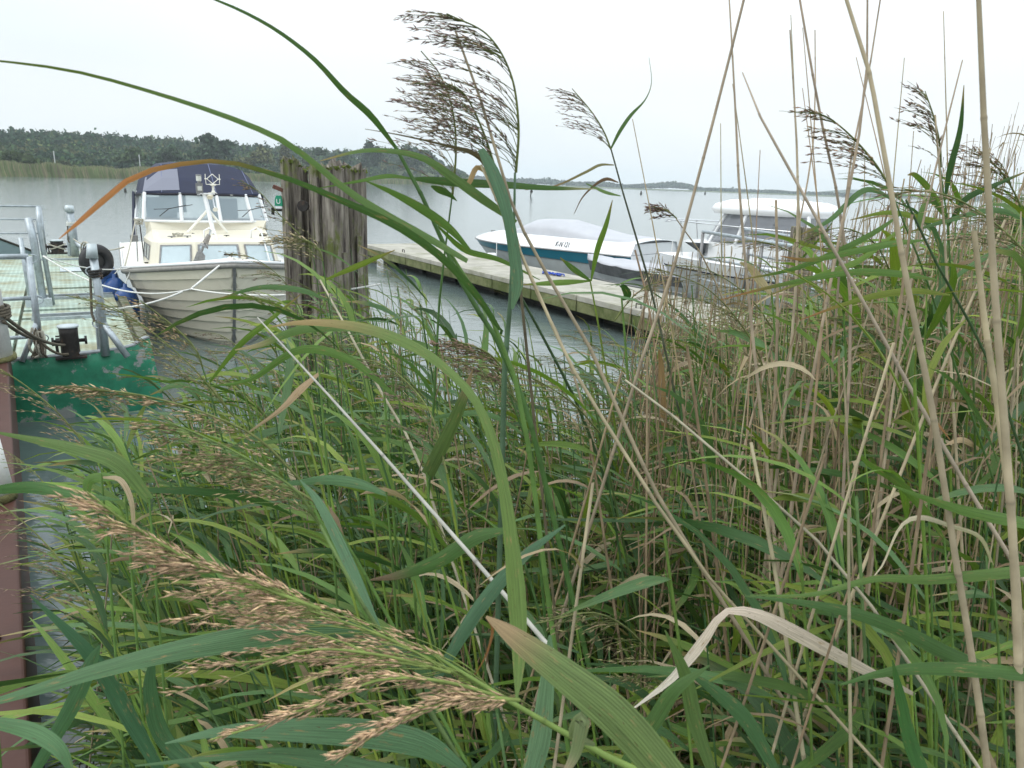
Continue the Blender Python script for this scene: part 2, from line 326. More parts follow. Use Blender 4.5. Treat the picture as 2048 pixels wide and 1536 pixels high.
def blobs(nm, C, R, n, size, col, seed=None, flat=.0):
    """leaf clumps spread through an uneven crown: C centre, R radii"""
    d = norm(rng.normal(size=(n, 3))); d[:, 2] = np.abs(d[:, 2])*1.0-.25
    lump = 1+.28*np.sin(d[:, 0]*5+C[0])*np.cos(d[:, 1]*4+C[1])+rng.normal(size=n)*.12
    P = np.array(C)+d*np.array(R)*(rng.random((n, 1))**.35)*lump[:, None]
    a = norm(rng.normal(size=(n, 3))); b = norm(np.cross(a, rng.normal(size=(n, 3))))
    s = size*(.5+rng.random((n, 1)))
    V = np.stack([P-a*s-b*s*.6, P+a*s-b*s*.5, P+a*s*.8+b*s*.7, P-a*s*.7+b*s*.6], 1)
    c = np.array(col)*(.55+.9*rng.random((n, 1)))
    nm.add(V.reshape(-1, 3), np.arange(n*4).reshape(n, 4), np.repeat(c, 4, 0))
def trunk(nm, p, h, r, col=(.05, .04, .03)):
    q = np.arange(5)*2*math.pi/5; ring = np.stack([np.cos(q), np.sin(q), 0*q], 1)
    V = np.concatenate([np.array(p)+ring*r, np.array(p)+ring*r*.4+np.array([0, 0, h])])
    F = [(i, (i+1) % 5, 5+(i+1) % 5, 5+i) for i in range(5)]; nm.add(V, F, col)
wood = NM()
for k in range(1900):
    f = rng.random()**.6; x = -470+rng.random()*1400
    D0 = near_far(x); D = D0+45+150*f
    zt = polar(x, D, topy(x, f**.8)+rng.normal()*1.3+(3 if rng.random() < .5 else 0))[2]; zg = ground_z(x, D)-1
    h = min(zt-zg, 15); 
    if h < 3: h = 3; zt = zg+3
    d = ray(x, 400); d = d[:2]/np.linalg.norm(d[:2])
    pine = rng.random() < (.8 if f > .55 else .3)
    col = (.018, .054, .022) if pine else [(.045, .085, .028), (.060, .10, .03), (.034, .07, .028), (.085, .10, .035)][rng.integers(4)]
    wdt = (2.4 if pine else 4.2)*(.8+.5*rng.random())*(h/13)**.5
    C = (d[0]*D, d[1]*D, zt-h*.36)
    blobs(wood, C, (wdt, wdt, h*.42), 120 if pine else 150, 0.55, col)
w = wood.build('forest', M_TREE, smooth=False); tag(w, kind='stuff')
# individual trees that stand out before the wood
for k, (x, y0, y1, wd, c, lab) in enumerate([
    (425, 276, 335, 42, (.026, .052, .024), 'large dark rounded tree, the tallest crown before the forest'),
    (335, 297, 332, 20, (.045, .075, .035), 'small round green tree at the meadow edge, left of the tallest crown'),
    (515, 296, 343, 20, (.10, .11, .045), 'yellow green tree before the dark pines, right of the tallest crown'),
    (572, 290, 345, 11, (.09, .095, .04), 'slim yellowish poplar behind the left mooring pile'),
    (660, 300, 350, 34, (.04, .07, .03), 'broad green tree on the shore above the middle pile'),
    (738, 287, 352, 24, (.03, .05, .026), 'tall dark tree over the right mooring pile'),
    (815, 292, 358, 34, (.045, .07, .03), 'wide green tree near the end of the wooded point'),
    (905, 342, 372, 13, (.04, .055, .035), 'last low tree on the wooded point behind the plumes'),
    (28, 309, 330, 26, (.06, .09, .03), 'low rounded willow bush in the meadow at far left'),
    (270, 300, 333, 24, (.05, .08, .03), 'broad pale green tree between meadow and forest'),
    (612, 318, 348, 16, (.06, .075, .035), 'short olive tree behind the weathered piles')]):
    D = near_far(x)+(25 if x != 28 else 14); T = polar(x, D, y0); B = polar(x, D, y1); sc = D/FPX
    t = thing('tree', lab, 'tree', (T[0], T[1], 0))
    h = T[2]-max(B[2], .3)
    nm = NM(); r = wd*sc
    for j in range(5):
        blobs(nm, (rng.normal()*r*.4, rng.normal()*r*.4, max(B[2], .3)+h*(.35+.13*j)), (r*(.85-.11*j), r*(.85-.11*j), h*.26), 190, .62, c)
    nm.build('crown', M_TREE, t, smooth=False); n2 = NM(); trunk(n2, (0, 0, 0), h*.6, .3); n2.build('trunk', M_TREE, t, smooth=False)
# reed strip along the far left shore
rs = NM()
n = 26000; X = rng.uniform(-480, 930, n); V = []; Cc = []
D0 = np.interp(X, np.arange(-500, 960, 20), [near_far(q) for q in range(-500, 960, 20)])
Dk = D0+rng.random(n)**1.5*22-1; az = np.array([math.atan2(*(ray(q, 400)[:2])) for q in X])
hh = (2.0+rng.random(n)*1.0)*np.clip(1+.10*np.sin(X*.07)+.08*np.sin(X*.023), .6, 1.5)
base = np.stack([np.sin(az)*Dk, np.cos(az)*Dk, np.zeros(n)], 1); tan = np.stack([np.cos(az), -np.sin(az), 0*az], 1)
w_ = .16+.25*rng.random(n)
tip = base+np.stack([-.4*rng.random(n), 0*az, hh], 1)
V = np.stack([base-tan*w_[:, None], base+tan*w_[:, None], tip], 1)
cl = np.where(rng.random((n, 1)) < .55, np.array([.17, .21, .085]), np.array([.25, .23, .13]))*(.7+.5*rng.random((n, 1)))
rs.add(V.reshape(-1, 3), np.arange(n*3).reshape(n, 3), np.repeat(cl, 3, 0))
tag(rs.build('shore_reeds', M_TREE, smooth=False), kind='stuff')
# thin poles in the meadow
for x, y0, y1, lab in ((107, 302, 330, 'thin pale pole standing in the far meadow, left one'), (278, 309, 336, 'thin pale pole in the far meadow above the boat canopy edge')):
    D = near_far(x)+20; T = polar(x, D, y0); B = polar(x, D, y1)
    tag(MB().tube([(T[0], T[1], max(.4, B[2]-1)), tuple(T)], .13, 6).build('meadow_pole', M_HULLG), lab, 'pole')
# distant opposite shore
far = NM(); land = []
SILF = [(860, 346), (960, 352), (1040, 358), (1100, 358), (1160, 364), (1200, 363), (1250, 370), (1300, 366), (1345, 363), (1378, 368), (1395, 376), (1450, 377), (1500, 380), (1560, 381), (1580, 384), (1640, 385), (1720, 388), (1800, 391), (1870, 392), (2000, 393), (2200, 402), (2600, 420)]
def fard(x): return 1050 if x < 1700 else 1300
for k in range(2600):
    x = 780+rng.random()*1700; D = fard(x)+rng.random()*60
    s = interp(SILF, x); s = s+rng.random()*3+rng.normal()*1.0; zt = max(3.5, polar(x, D, s)[2]); d = ray(x, 400); d = d[:2]/np.linalg.norm(d[:2])
    c = [(.030, .052, .034), (.042, .065, .036), (.055, .07, .035)][rng.integers(3)]
    blobs(far, (d[0]*D, d[1]*D, zt*.55), (5+3*rng.random(), 5, zt*.5), 34, 1.5, c)
tag(far.build('far_shore_wood', M_TREE, smooth=False), kind='stuff')
rows = []
for off in (0, 3, 80, 300):
    r = []
    for x in range(760, 2500, 40):
        d = ray(x, 400); d = d[:2]/np.linalg.norm(d[:2]); D = fard(x)-8+off; r.append((d[0]*D, d[1]*D, -.5 if off == 0 else 1.2 if off < 100 else -1))
    rows.append(r)
MB().grid(rows).build('far_bank', M_MEADOW, smooth=True)['kind'] = 'structure'
rows = []
for j in range(13):
    r = []; fj = j/12
    for i in range(25):
        x = 1590+i*10; f = (i-12)/12; D = 1480+fj*160; d = ray(x, 400); d = d[:2]/np.linalg.norm(d[:2])
        zt = polar(1700, 1500, 377)[2]
        z = zt*max(0, 1-abs(f)**1.6)*math.sin(math.pi*fj)-1; r.append((d[0]*D, d[1]*D, z))
    rows.append(r)
MB().grid(rows).build('far_hill', mat('far_hill_wood', (.035, .055, .035), rough=1, var=.4, scale=.08, bump=0), smooth=True)['kind'] = 'structure'
# haze
HZ = MB().box((0, 1300, 24), (4600, 2900, 50)).build('haze', None); HZ['kind'] = 'stuff'
M, t, b, L = nodes('pale_haze'); t.nodes.remove(b); pv = N(t, 'ShaderNodeVolumePrincipled'); pv.inputs['Color'].default_value = (.86, .93, .98, 1); pv.inputs['Density'].default_value = .00038
pv.inputs['Anisotropy'].default_value = .2
L(pv.outputs[0], t.nodes['Material Output'].inputs['Volume']); HZ.data.materials.append(M)

#@@SECTION2
# ================================================================ pontoon
def zat(P, ypix):
    """height above point P (x, y) that shows at picture row ypix"""
    lo, hi = -2., 8.
    for _ in range(40):
        mid = (lo+hi)/2
        if pix((P[0], P[1], mid))[1] > ypix: lo = mid
        else: hi = mid
    return lo
PO = onz(25, 722, .6); PD = norm(onz(176, 505, .6)-onz(255, 700, .6))   # along the pontoon, away from the camera
PX = np.array([PD[1], -PD[0], 0]); PANG = math.atan2(PX[1], PX[0])
pont = thing('pontoon', 'grey steel landing pontoon with green painted end plate and gratings', 'pontoon', (PO[0], PO[1], 0), PANG)
def PL(x, y, z): return (x, y, z)          # pontoon frame: x across (to the right), y away
_r = onz(290, 705, .6)-PO; WID = float(_r@PX)+.02; LEN = 11.0
bevel(MB().box((WID/2-.55, LEN/2+.1, .22), (WID+1.1, LEN, .66)).build('float_body', mat('algae_stained_side', (.16, .17, .13), rough=.9, var=.4, scale=3, col2=(.06, .07, .03), lo=.45, hi=.6, bump=.5), pont), .02)
# bent green end plate with upturned right corner
rows = []
top = [(-.62, .42, .50), (-.30, .20, .55), (-.08, .02, .60), (0, -.03, .62), (.25, -.04, .62), (WID*.55, -.04, .635), (WID*.8, -.04, .65), (WID*.9, -.045, .68), (WID*.97, -.05, .735), (WID+.03, -.02, .75)]
for k in range(7):
    f = k/6; r = []
    for (x, y, z) in top: r.append((x+.10*f*(x > WID*.8), y-.02*math.sin(f*3)-.01*math.sin(x*9), z*(1-f)-.12*f))
    rows.append(r)
o = MB().grid(rows).build('end_plate', M_GREEN, pont, smooth=True, solid=.025)
MB().tube([(x, y-.005, z+.006) for x, y, z in top], .018, 6).build('plate_lip', mat('worn_pale_edge', (.42, .45, .47), rough=.6, var=.3, scale=12, col2=(.12, .13, .12), lo=.55, hi=.7), pont)
# deck panels (gratings), each its own sheet
ys = [0.02, 2.25, 3.0, 3.9, 5.0, 7.0, 9.0, 10.9]
for i in range(len(ys)-1):
    for (xa, xb) in ((-1.05, -.02), (0.0, WID-.06)):
        if xa >= 0 and i in (1, 3): 
            MB().box(((xa+xb)/2, (ys[i]+ys[i+1])/2, .575), (xb-xa-.015, ys[i+1]-ys[i]-.30, .05)).build('deck_panel', M_GRATE, pont)
        else: MB().box(((xa+xb)/2, (ys[i]+ys[i+1])/2, .575+.004*(i % 2)), (xb-xa-.015, ys[i+1]-ys[i]-.02, .05)).build('deck_panel', M_GRATE, pont)
for y in (2.3, 3.95):     # open channels with pale flanges
    MB().box((WID/2+.02, y, .55), (WID-.2, .24, .05)).build('channel_floor', M_DARK, pont)
    for dy in (-.13, .13):
        MB().box((WID/2+.02, y+dy, .61), (WID-.18, .035, .05)).build('channel_flange', M_GALV, pont)
MB().box((WID+.03, 5.5, .56), (.10, 10.6, .12)).build('edge_beam', mat('mossy_edge', (.16, .16, .12), rough=.95, var=.4, scale=8, col2=(.07, .08, .03), lo=.45, hi=.6, bump=.8), pont)
MB().box((WID*.62, 7.3, .612), (.55, .6, .012)).build('deck_plate', M_GALVP, pont)
MB().box((WID*.5, 9.0, .62), (WID*.9, .05, .04)).build('channel_flange', M_GALV, pont)
for y in (.9, 1.05): MB().tube([(.35, y, .606), (.43, y, .606)], .012, 6).build('lifting_eye', M_IRON, pont)
def toP(P): v = np.asarray(P, float)-np.array([PO[0], PO[1], 0]); return np.array([v@PX, v@PD, v[2]])
def frame_rail(name, lab, lx, ly, w, h, rungs, r=.022, dir=-1, brace=True, group=None):
    """railing frame: upright at lx, ly, running left; world placed on the pontoon deck"""
    P = PO+PX*lx+PD*ly; t = thing(name, lab, 'railing', (P[0], P[1], .6), PANG, group)
    MB().tube([(0, 0, 0), (0, 0, h)], r*1.15, 8).build('post', M_GALV, t, smooth=True)
    for z in rungs:
        MB().tube([(0, 0, z), (dir*w, 0, z)], r if z == max(rungs) else r*.75, 8).build('rail', M_GALV, t, smooth=True)
        q = np.linspace(-math.pi/2, math.pi/2, 8)
        MB().tube([(.02+.055*math.cos(a), 0, z+.04*math.sin(a)-.02) for a in q], .006, 6).build('hook', M_GALV, t)
    MB().tube([(dir*w, 0, 0), (dir*w, 0, h)], r*1.1, 8).build('post', M_GALV, t, smooth=True)
    if brace: MB().tube([(0, 0, h*.36), (-.16, -.10, 0)], r, 8).build('brace', M_GALV, t, smooth=True)
    return t
p = toP(onz(84, 716, .6)); h = zat(onz(84, 716, .6), 513)-.6
frame_rail('railing', 'near galvanised railing of three rails at the left edge of the pontoon', p[0], p[1], 1.0, h, (h, h*.60, h*.22), .026)
p = toP(onz(94, 611, .6)); h2 = zat(onz(94, 611, .6), 436)-.6
t = thing('railing', 'narrow slanted galvanised guard post set behind the near railing', 'railing', tuple(onz(88, 611, .6)), PANG)
MB().tube([(0, 0, 0), (-.02, .03, h2*.75), (-.05, .05, h2)], .045, 8).build('post', M_GALV, t, smooth=True)
MB().tube([(.10, .05, 0), (.06, .05, h2*.9), (.08, .1, h2*1.12)], .03, 8).build('post', M_GALV, t, smooth=True)
MB().tube([(-.14, 0, 0), (-.16, 0, h2*.78)], .028, 8).build('post', M_GALV, t, smooth=True)
MB().box((-.05, -.05, .05), (.3, .12, .1)).build('foot_plate', M_GALVP, t)
q0 = onz(92, 505, .6); p = toP(q0); h3 = zat(q0, 413)-.6
frame_rail('railing', 'far galvanised railing of three thin rails above the grey ramp panel', p[0], p[1], 2.6, h3, (h3, h3*.72, h3*.42), .022, brace=False)
# grey ramp side panel behind
q1 = onz(0, 512, .6); q2 = onz(66, 508, .6); za = zat(q1, 478)
t = thing('gangway', 'grey steel gangway side panel sloping down at the far left', 'gangway', (q2[0], q2[1], .6), PANG)
a = toP(q1)-toP(q2); MB().sheet([(0, 0, 0), (a[0], a[1], 0), (a[0]*2, a[1]*2, 0), (a[0]*2, a[1]*2, (za-.6)*1.1), (a[0]*1.0, a[1]*1.0, za-.6), (0, 0, .04)], (0, .06, 0)).build('side_panel', mat('grey_painted_plate', (.19, .26, .28), rough=.5, var=.06), t)
MB().tube([(a[0]*2, a[1]*2, (za-.6)*1.1+.02), (a[0], a[1], za-.58), (0, 0, .06)], .025, 6).build('top_edge', M_DARK, t)
MB().tube([(0.04, 0, 0), (0.02, 0, .62)], .06, 8).build('hinge_post', M_RUST, t)
# mooring posts on the right edge
def mpost(lab, bx, by, ty, tx, r, wrap, far=False):
    B = onz(bx, by, .6); zt = zat(B, ty); T = ony(tx, ty, B[1])
    t = thing('mooring_post', lab, 'mooring post', tuple(B), 0)
    top = T-B
    MB().tube([(0, 0, 0), tuple(top*.5+np.array([.01, 0, 0])), tuple(top)], [r, r*.95, r*.85], 12).build('post', M_GALV, t, smooth=True)
    MB().tube([tuple(top*.9+np.array([0, -.02, 0])), tuple(top+np.array([0, 0, .03]))], [r*1.25, r*1.0], 12).build('cap', M_GALVP, t, smooth=True)
    MB().tube([tuple(top*.33), (r*5.5, -.02, 0)], r*.75, 8).build('brace', M_GALV, t, smooth=True)
    MB().tube([(-r*2.0, .05, 0), (-r*1.6, .05, top[2]*.42)], r*.5, 8).build('side_tube', M_GALV, t)
    q = np.linspace(math.pi/2, math.pi*1.5, 8)
    for z in (.3*top[2], .78*top[2]): MB().tube([(top[0]*z/top[2]-.02+.07*math.cos(a), 0, z+.045*math.sin(a)) for a in q], .007, 6).build('hook', M_GALV, t)
    q = np.linspace(0, math.pi*7, 60); z0 = top[2]*wrap
    MB().tube([(top[0]*wrap+(r+.012)*math.cos(a), (r+.012)*math.sin(a), z0+a*.0042) for a in q], .011, 6).build('rope_wrap', M_IRON if not far else M_ROPE_W, t)
    MB().tube([(top[0]*wrap-r, -.02, z0), (top[0]*wrap-r-.02, -.03, z0*.55), (top[0]*wrap-r, -.03, z0*.45)], .012, 6).build('rope_tail', M_ROPE_D, t)
    return B, top
mpost('tall galvanised mooring post with brace at the near right pontoon corner', 211, 711, 494, 184, .042, .72)
mpost('distant galvanised mooring post wound with white rope at the far pontoon end', 151, 513, 414, 139, .075, .62, True)
# bollards
def bollard(lab, P, r, h, metal, roped):
    t = thing('bollard', lab, 'bollard', tuple(P), PANG)
    MB().lathe([(r*1.05, 0), (r, .02), (r*.97, h*.8), (r*1.0, h)], n=24).build('drum', metal, t, smooth=True)
    MB().lathe([(r*1.02, h), (r*1.12, h+.006), (r*1.12, h+.022), (r*.2, h+.026)], n=24).build('cap', M_GALVP, t, smooth=True)
    MB().tube([(-r*1.75, 0, h*.55), (r*1.75, 0, h*.55)], r*.22, 8).build('cross_bar', metal, t, smooth=True)
    for s in (-1, 1): MB().tube([(s*r*1.55, 0, h*.55), (s*r*1.8, 0, h*.55)], r*.5, 10).build('bar_end', metal, t)
    MB().box((0, 0, .01), (r*3.2, r*2.6, .02)).build('base_plate', metal, t)
    MB().tube([(-r*1.35, -.02, h*.5), (-r*1.3, -.02, h*.1)], .015, 6).build('chain_end', M_IRON, t)
    if roped:
        q = np.linspace(0, math.pi*6, 50)
        for sg in (1, -1): MB().tube([((r*1.3)*math.cos(a), (r*1.05)*math.sin(a), h*.55+sg*.06*math.cos(a)) for a in q], .014, 6).build('rope_turn', M_ROPE_G, t)
BP = onz(143, 714, .6); bollard('black iron bollard with pale cap on the near pontoon deck', BP, .083, zat(BP, 655)-.6, M_IRON, False)
B2 = onz(116, 507, .6); bollard('black bollard wound with pale rope at the far end of the pontoon', B2, .12, zat(B2, 482)-.6, M_IRON, True)
# tyre
T0 = ony(193, 523, 11.2); TC = tuple(T0)
t = thing('tyre', 'black rubber tyre hung as a fender off the pontoon side', 'tyre', TC, math.radians(-30))
R1_, r1 = .18, .09
V = []; nU, nW = 36, 12
for i in range(nU):
    a = 2*math.pi*i/nU
    for j in range(nW):
        b_ = 2*math.pi*j/nW; rr = R1_+r1*.9*math.cos(b_); V.append((r1*math.sin(b_)*.9, rr*math.cos(a), rr*math.sin(a)))
MB().add(V, [(i*nW+j, i*nW+(j+1) % nW, ((i+1) % nU)*nW+(j+1) % nW, ((i+1) % nU)*nW+j) for i in range(nU) for j in range(nW)]).build('tyre_body', M_BLACK, t, smooth=True)
MB().lathe([(.0, -.02), (.15, -.02), (.15, .02), (.0, .02)], n=20).build('dark_hole_disc', M_BLACK, t).rotation_euler = (0, math.pi/2, 0)  # black disc fills the hole to paint the tyre's dark interior
for k in range(3): MB().tube([(0+.13*math.cos(a), -.14+.03*k, .17+.13*math.sin(a)-.02*k) for a in np.linspace(0, 6.28, 14)], .012, 6).build('lashing', M_ROPE_G, t)

# ================================================================ brown quay beam with white posts
A1 = onz(12, 642, 1.0); A2 = onz(64, 1536, 1.0); BD = norm(A1-A2); A0 = A2-BD*2.2
BXv = np.array([BD[1], -BD[0], 0]); ang = math.atan2(BD[1], BD[0])
ln = float(np.linalg.norm(A1-A0)); mid = (A0+A1)/2
t = thing('quay_beam', 'red brown painted steel beam along the quay edge at far left', 'beam', (mid[0], mid[1], 0), ang)
bevel(MB().box((0, .20, .90), (ln, .40, .20)).build('top_flange', M_RBROWN, t), .012, 3)
bevel(MB().box((0, .206, .60), (ln-.01, .40, .42)).build('web', M_RBROWN, t), .01)
bevel(MB().box((0, .42, .05), (ln-.02, .62, .78)).build('quay_wall', M_CONCM, t), .02)
for k in range(14): MB().lathe([(.013, 0), (.013, .012), (.006, .016)], c=(-ln/2+.4+k*ln/14, .07+.02*(k % 2), 1.0), n=6).build('rivet', M_RBROWN, t)
MB().box((ln*.33, .2, 1.001), (.006, .38, .003)).build('weld_seam', M_DARK, t)
def wpost(lab, bx, by, lean, r, h):
    B = onz(bx, by, 1.0)-BXv*0; t = thing('white_post', lab, 'post', (B[0], B[1], 1.0), 0)
    c = -r*.95
    MB().tube([(c, .0, 0), (c+lean*h, 0, h)], [r, r*.93], 18).build('shaft', M_WPAINT, t, smooth=True)
    MB().tube([(c, 0, -.0), (c, 0, .035)], r*1.12, 18).build('moss_collar', mat('yellow_moss', (.13, .125, .05), rough=1, var=.5, scale=20, bump=1), t, smooth=True)
    return B, c
W1, c1 = wpost('flaking white mooring post standing at the far end of the brown beam, roped', 17, 722, -.04, .17, 1.35)
wpost('flaking white post with mossy foot on the brown beam, nearer the camera', 24, 1000, -.10, .075, .30)
q = np.linspace(0, math.pi*8, 90)
zr = zat(W1, 628)
tag(MB().tube([(W1[0]+c1+(.185)*math.cos(a), W1[1]+(.185)*math.sin(a), zr-.03+a*.0035) for a in q], .011, 6).build('rope_coil', M_ROPE_D), 'dark tarred rope wound round the white mooring post', 'rope')
def sag(a, b, s, n=24):
    a = np.array(a, float); b = np.array(b, float); T = np.linspace(0, 1, n)
    return [tuple(a*(1-f)+b*f+np.array([0, 0, -4*s*f*(1-f)])) for f in T]
def rope(lab, pts, r, m, group=None):
    nm = MB(); P = np.array(pts); k = max(20, int(len(P)))
    return tag(nm.tube(P, r, 6).build('rope', m, smooth=True), lab, 'rope', group)
S1 = (W1[0]+c1+.18, W1[1]-.02, zr); BPt = (BP[0]+.02, BP[1]-.12, .6+.5*(zat(BP, 655)-.6))
rope('upper dark tarred rope sagging from the white post to the near bollard', sag(S1, BPt, .06), .014, M_ROPE_D)
K1 = onz(76, 694, .75)
rope('lower dark tarred rope knotted to the foot of the near railing and the bollard', sag((S1[0], S1[1], zr-.05), ony(78, 678, K1[1]-.03), .03, 12)+sag(ony(78, 680, K1[1]-.03), (BP[0]+.05, BP[1]-.12, .66), .05, 14), .014, M_ROPE_D)
kn = thing('rope_bundle', 'dark hanging rope tangle tied to the near railing post', 'rope', tuple(onz(84, 716, .62)), 0)
for k in range(7):
    a0 = rng.random()*6; z0 = .10+.02*k
    MB().tube([(.045*math.cos(a0+u)+.01*k-.02, -.045+.02*math.sin(a0+u*2), .30-.28*abs(math.sin(u*.5+k*.3))) for u in np.linspace(0, 6.3, 18)], .011, 6).build('loop', M_ROPE_D if k % 2 else M_ROPE_G, kn)

# ================================================================ mooring piles
def pile(lab, x0, x1, ytop, Y, seed, group='weathered mooring piles in the group', cut=0.0, dz=0):
    r_ = np.random.default_rng(seed); L0 = ony(x0, 520, Y); L1 = ony(x1, 520, Y); rad = (L1[0]-L0[0])/2*1.0; c = (L0+L1)/2
    zt = zat(c, ytop); t = thing('mooring_pile', lab, 'mooring pile', (c[0], c[1], 0), 0)
    n = 40; prof = 1+.10*r_.normal(size=n); 
    for _ in range(2): prof = (prof+np.roll(prof, 1))/2
    for k in r_.choice(n, 9, replace=False): prof[k] -= .22
    lean = (c[0]-ony((x0+x1)/2+ (-10), ytop, Y)[0])
    zs = np.linspace(-.4, 1, 16); rows = []
    for i, zf in enumerate(np.linspace(-.5, zt, 22)):
        f = max(0, zf)/zt; r = []
        for j in range(n+1):
            a = 2*math.pi*j/n; jj = j % n; rr = rad*prof[jj]*(1.04-.07*f)*(1+.015*math.sin(zf*6+jj))
            zz = zf
            if i == 21: zz = zt+dz*math.sin(a*2+seed)+.05*r_.normal()*.6-cut*max(0, math.cos(a-0.3)); 
            if i == 20: zz = zt-.12-cut*max(0, math.cos(a-.3))*.7
            r.append((rr*math.cos(a)-lean*f*.3, rr*math.sin(a), zz))
        rows.append(r)
    rows2 = [[(p[0]*1.0, p[1], p[2]) for p in rows[-1]]]
    o = MB().grid(rows).build('shaft', M_WOOD, t)
    cx = np.mean([p[0] for p in rows[-1]]); T = [[(cx+(p[0]-cx)*k, p[1]*k, p[2]-(.05*(1-k))) for p in rows[-1]] for k in (1, .7, .35, .02)]
    MB().grid(T).build('rotten_top', M_WOOD, t)
    nm = NM(); m_ = 140
    a = r_.random(m_)*6.28; rr = rad*np.sqrt(r_.random(m_)); P = np.stack([cx+rr*np.cos(a), rr*np.sin(a), np.full(m_, zt-.01)-cut*np.maximum(0, np.cos(a-.3))*rr/rad], 1)
    d = norm(r_.normal(size=(m_, 3)))*.022; e = norm(r_.normal(size=(m_, 3)))*.022
    nm.add(np.stack([P-d, P+e, P+d, P-e], 1).reshape(-1, 3), np.arange(m_*4).reshape(m_, 4), (.11, .14, .03)); mo = nm.build('moss_tuft', M_TREE, t, smooth=False); mo['kind'] = 'stuff'
    # long splits: thin proud splinter slabs
    for k in range(5):
        a = -math.pi/2+r_.normal()*.9; zc = zt*(.45+.5*r_.random()); hh = .25+.5*r_.random(); q = rad*1.0
        MB().box((q*math.cos(a)-lean*.2, q*math.sin(a), zc), (.03+.04*r_.random(), .03, min(hh, (zt-zc)*1.8)), rz=a+math.pi/2).build('split_board', M_WOOD, t)
    return t, c, zt
YP = 7.2
_, cA, zA = pile('left weathered mooring pile with ragged mossy top, bearing the green tag', 572, 622, 321, YP, 3, cut=.10, dz=.01)
_, cB, zB = pile('middle thick grey mooring pile, split and bolted, moss streaked', 624, 702, 336, YP-.12, 5, cut=-.03, dz=.02)
_, cC, zC = pile('right dark mossy mooring pile behind the thick grey one', 676, 738, 340, YP+.32, 9, cut=.0, dz=.015)
t = thing('moss_timber', 'short decayed mossy timber wedged between the left and middle piles', 'timber', (ony(622, 520, YP+.1)[0], YP+.1, 0), 0)
o = MB().tube([(0, 0, 0), (0, 0, 1.2), (0, 0, zat((ony(622, 520, YP+.1)[0], YP+.1), 362))], [.13, .12, .08], 9).build('shaft', M_WOOD, t)
t = thing('tie_bolt', 'rusty through bolt crossing the piles below their tops', 'bolt', (cB[0], YP-.3, zat(cB, 412)), 0)
MB().tube([(-.19, 0, 0), (-.19, -.06, 0)], .05, 10).build('nut', M_IRON, t); MB().tube([(-.19, .3, 0), (.36, .3, .0)], .02, 8).build('rod', M_IRON, t)
br = thing('bracket', 'rusty iron bracket arms on the left side of the left pile', 'bracket', (cA[0]-.11, YP-.02, zat(cA, 421)), 0)
MB().tube([(0, 0, 0), (-.11, 0, .0)], .012, 8).build('arm', M_IRON, br); MB().tube([(-.11, 0, .02), (-.11, 0, -.045)], .015, 8).build('end_knob', M_IRON, br)
zc_ = zat(cA, 388)-zat(cA, 421); MB().box((-.045, 0, zc_+.045), (.10, .05, .035), ry=.35).build('cap_block', M_RUST, br)
PG = ony(557, 391, YP-.10)
tg = thing('green_tag', 'small green tag marked with a white U hanging beside the left pile', 'tag', tuple(PG), 0)
MB().sheet([(-.022, -.012, 0), (.022, -.012, 0), (.034, -.012, -.04), (.036, -.012, -.095), (-.036, -.012, -.095), (-.034, -.012, -.04)], (0, .024, 0)).build('tag_body', M_SIGNG, tg)
MB().box((0, 0, -.105), (.06, .02, .02)).build('tag_foot', M_WFRAME, tg)
def text(s, size, m, parent, loc, rot, name='lettering', ext=.001, sx=1):
    c = bpy.data.curves.new(name, 'FONT'); c.body = s; c.size = size; c.extrude = ext; c.align_x = 'CENTER'; c.align_y = 'CENTER'; c.materials.append(m)
    o = link(bpy.data.objects.new(name, c)); bpy.context.view_layer.update()
    me = bpy.data.meshes.new_from_object(o.evaluated_get(bpy.context.evaluated_depsgraph_get())); bpy.data.objects.remove(o)
    if not me.materials: me.materials.append(m)
    o = link(bpy.data.objects.new(name, me)); o.parent = parent; o.location = loc; o.rotation_euler = rot; o.scale = (sx, 1, 1); return o
text('U', .062, M_WFRAME, tg, (0, -.0135, -.055), (math.pi/2, 0, 0))

# ================================================================ cruiser
CO = (-3.78, 9.95); CA = math.radians(28)
cr_ = thing('cabin_cruiser', 'cream clinker cabin cruiser with navy canvas canopy moored bow towards the reeds', 'boat', (CO[0], CO[1], 0), CA)
LH = 6.6
def zg(y): return 1.20-.36*min(1, y/2.6)**.9+.02*max(0, y-4.5)
def hb(y, t):
    y0 = .72*max(0, 1-t)**1.2; u = max(0, (y-y0)/2.5); B = 1.30*(.44+.56*t**.75)
    return B*max(0, 1-max(0, 1-max(0, u))**2.3)**.85
def hz(y, t): return -.25+(zg(y)+.25)*t
def hp(s, y, t, out=0): 
    y0 = .72*max(0, 1-t)**1.2; yy = max(y, y0)
    return (s*(hb(yy, t)+out), yy, hz(y, t))
hull = MB(); YS = [0, .02, .08, .18, .32, .5, .7, .9, 1.2, 1.5, 1.9, 2.4, 3, 4, 5, 6, LH]
rows = [[hp(-1, y, t) for y in YS[::-1]]+[hp(1, y, t) for y in YS] for t in np.linspace(0, 1, 9)]
ho = MB().grid(rows).build('hull', M_CREAM, cr_, smooth=True)
NS = 9
for s in (-1, 1):
    for k in range(NS):
        ta, tb = k/NS, (k+1)/NS+.012
        rws = []
        for y in YS:
            a = hp(s, y, ta, .042); b_ = hp(s, y, tb, .008); a0 = hp(s, y, ta, .0)
            rws.append([a0, a, b_])
        MB().grid(rws).build('strake', M_CREAM, ho, smooth=False)
MB().tube([(0, .72*max(0, 1-t)**1.2-.015, hz(0, t)) for t in np.linspace(0, 1, 9)], .022, 8).build('stem_band', M_GREYM, cr_)
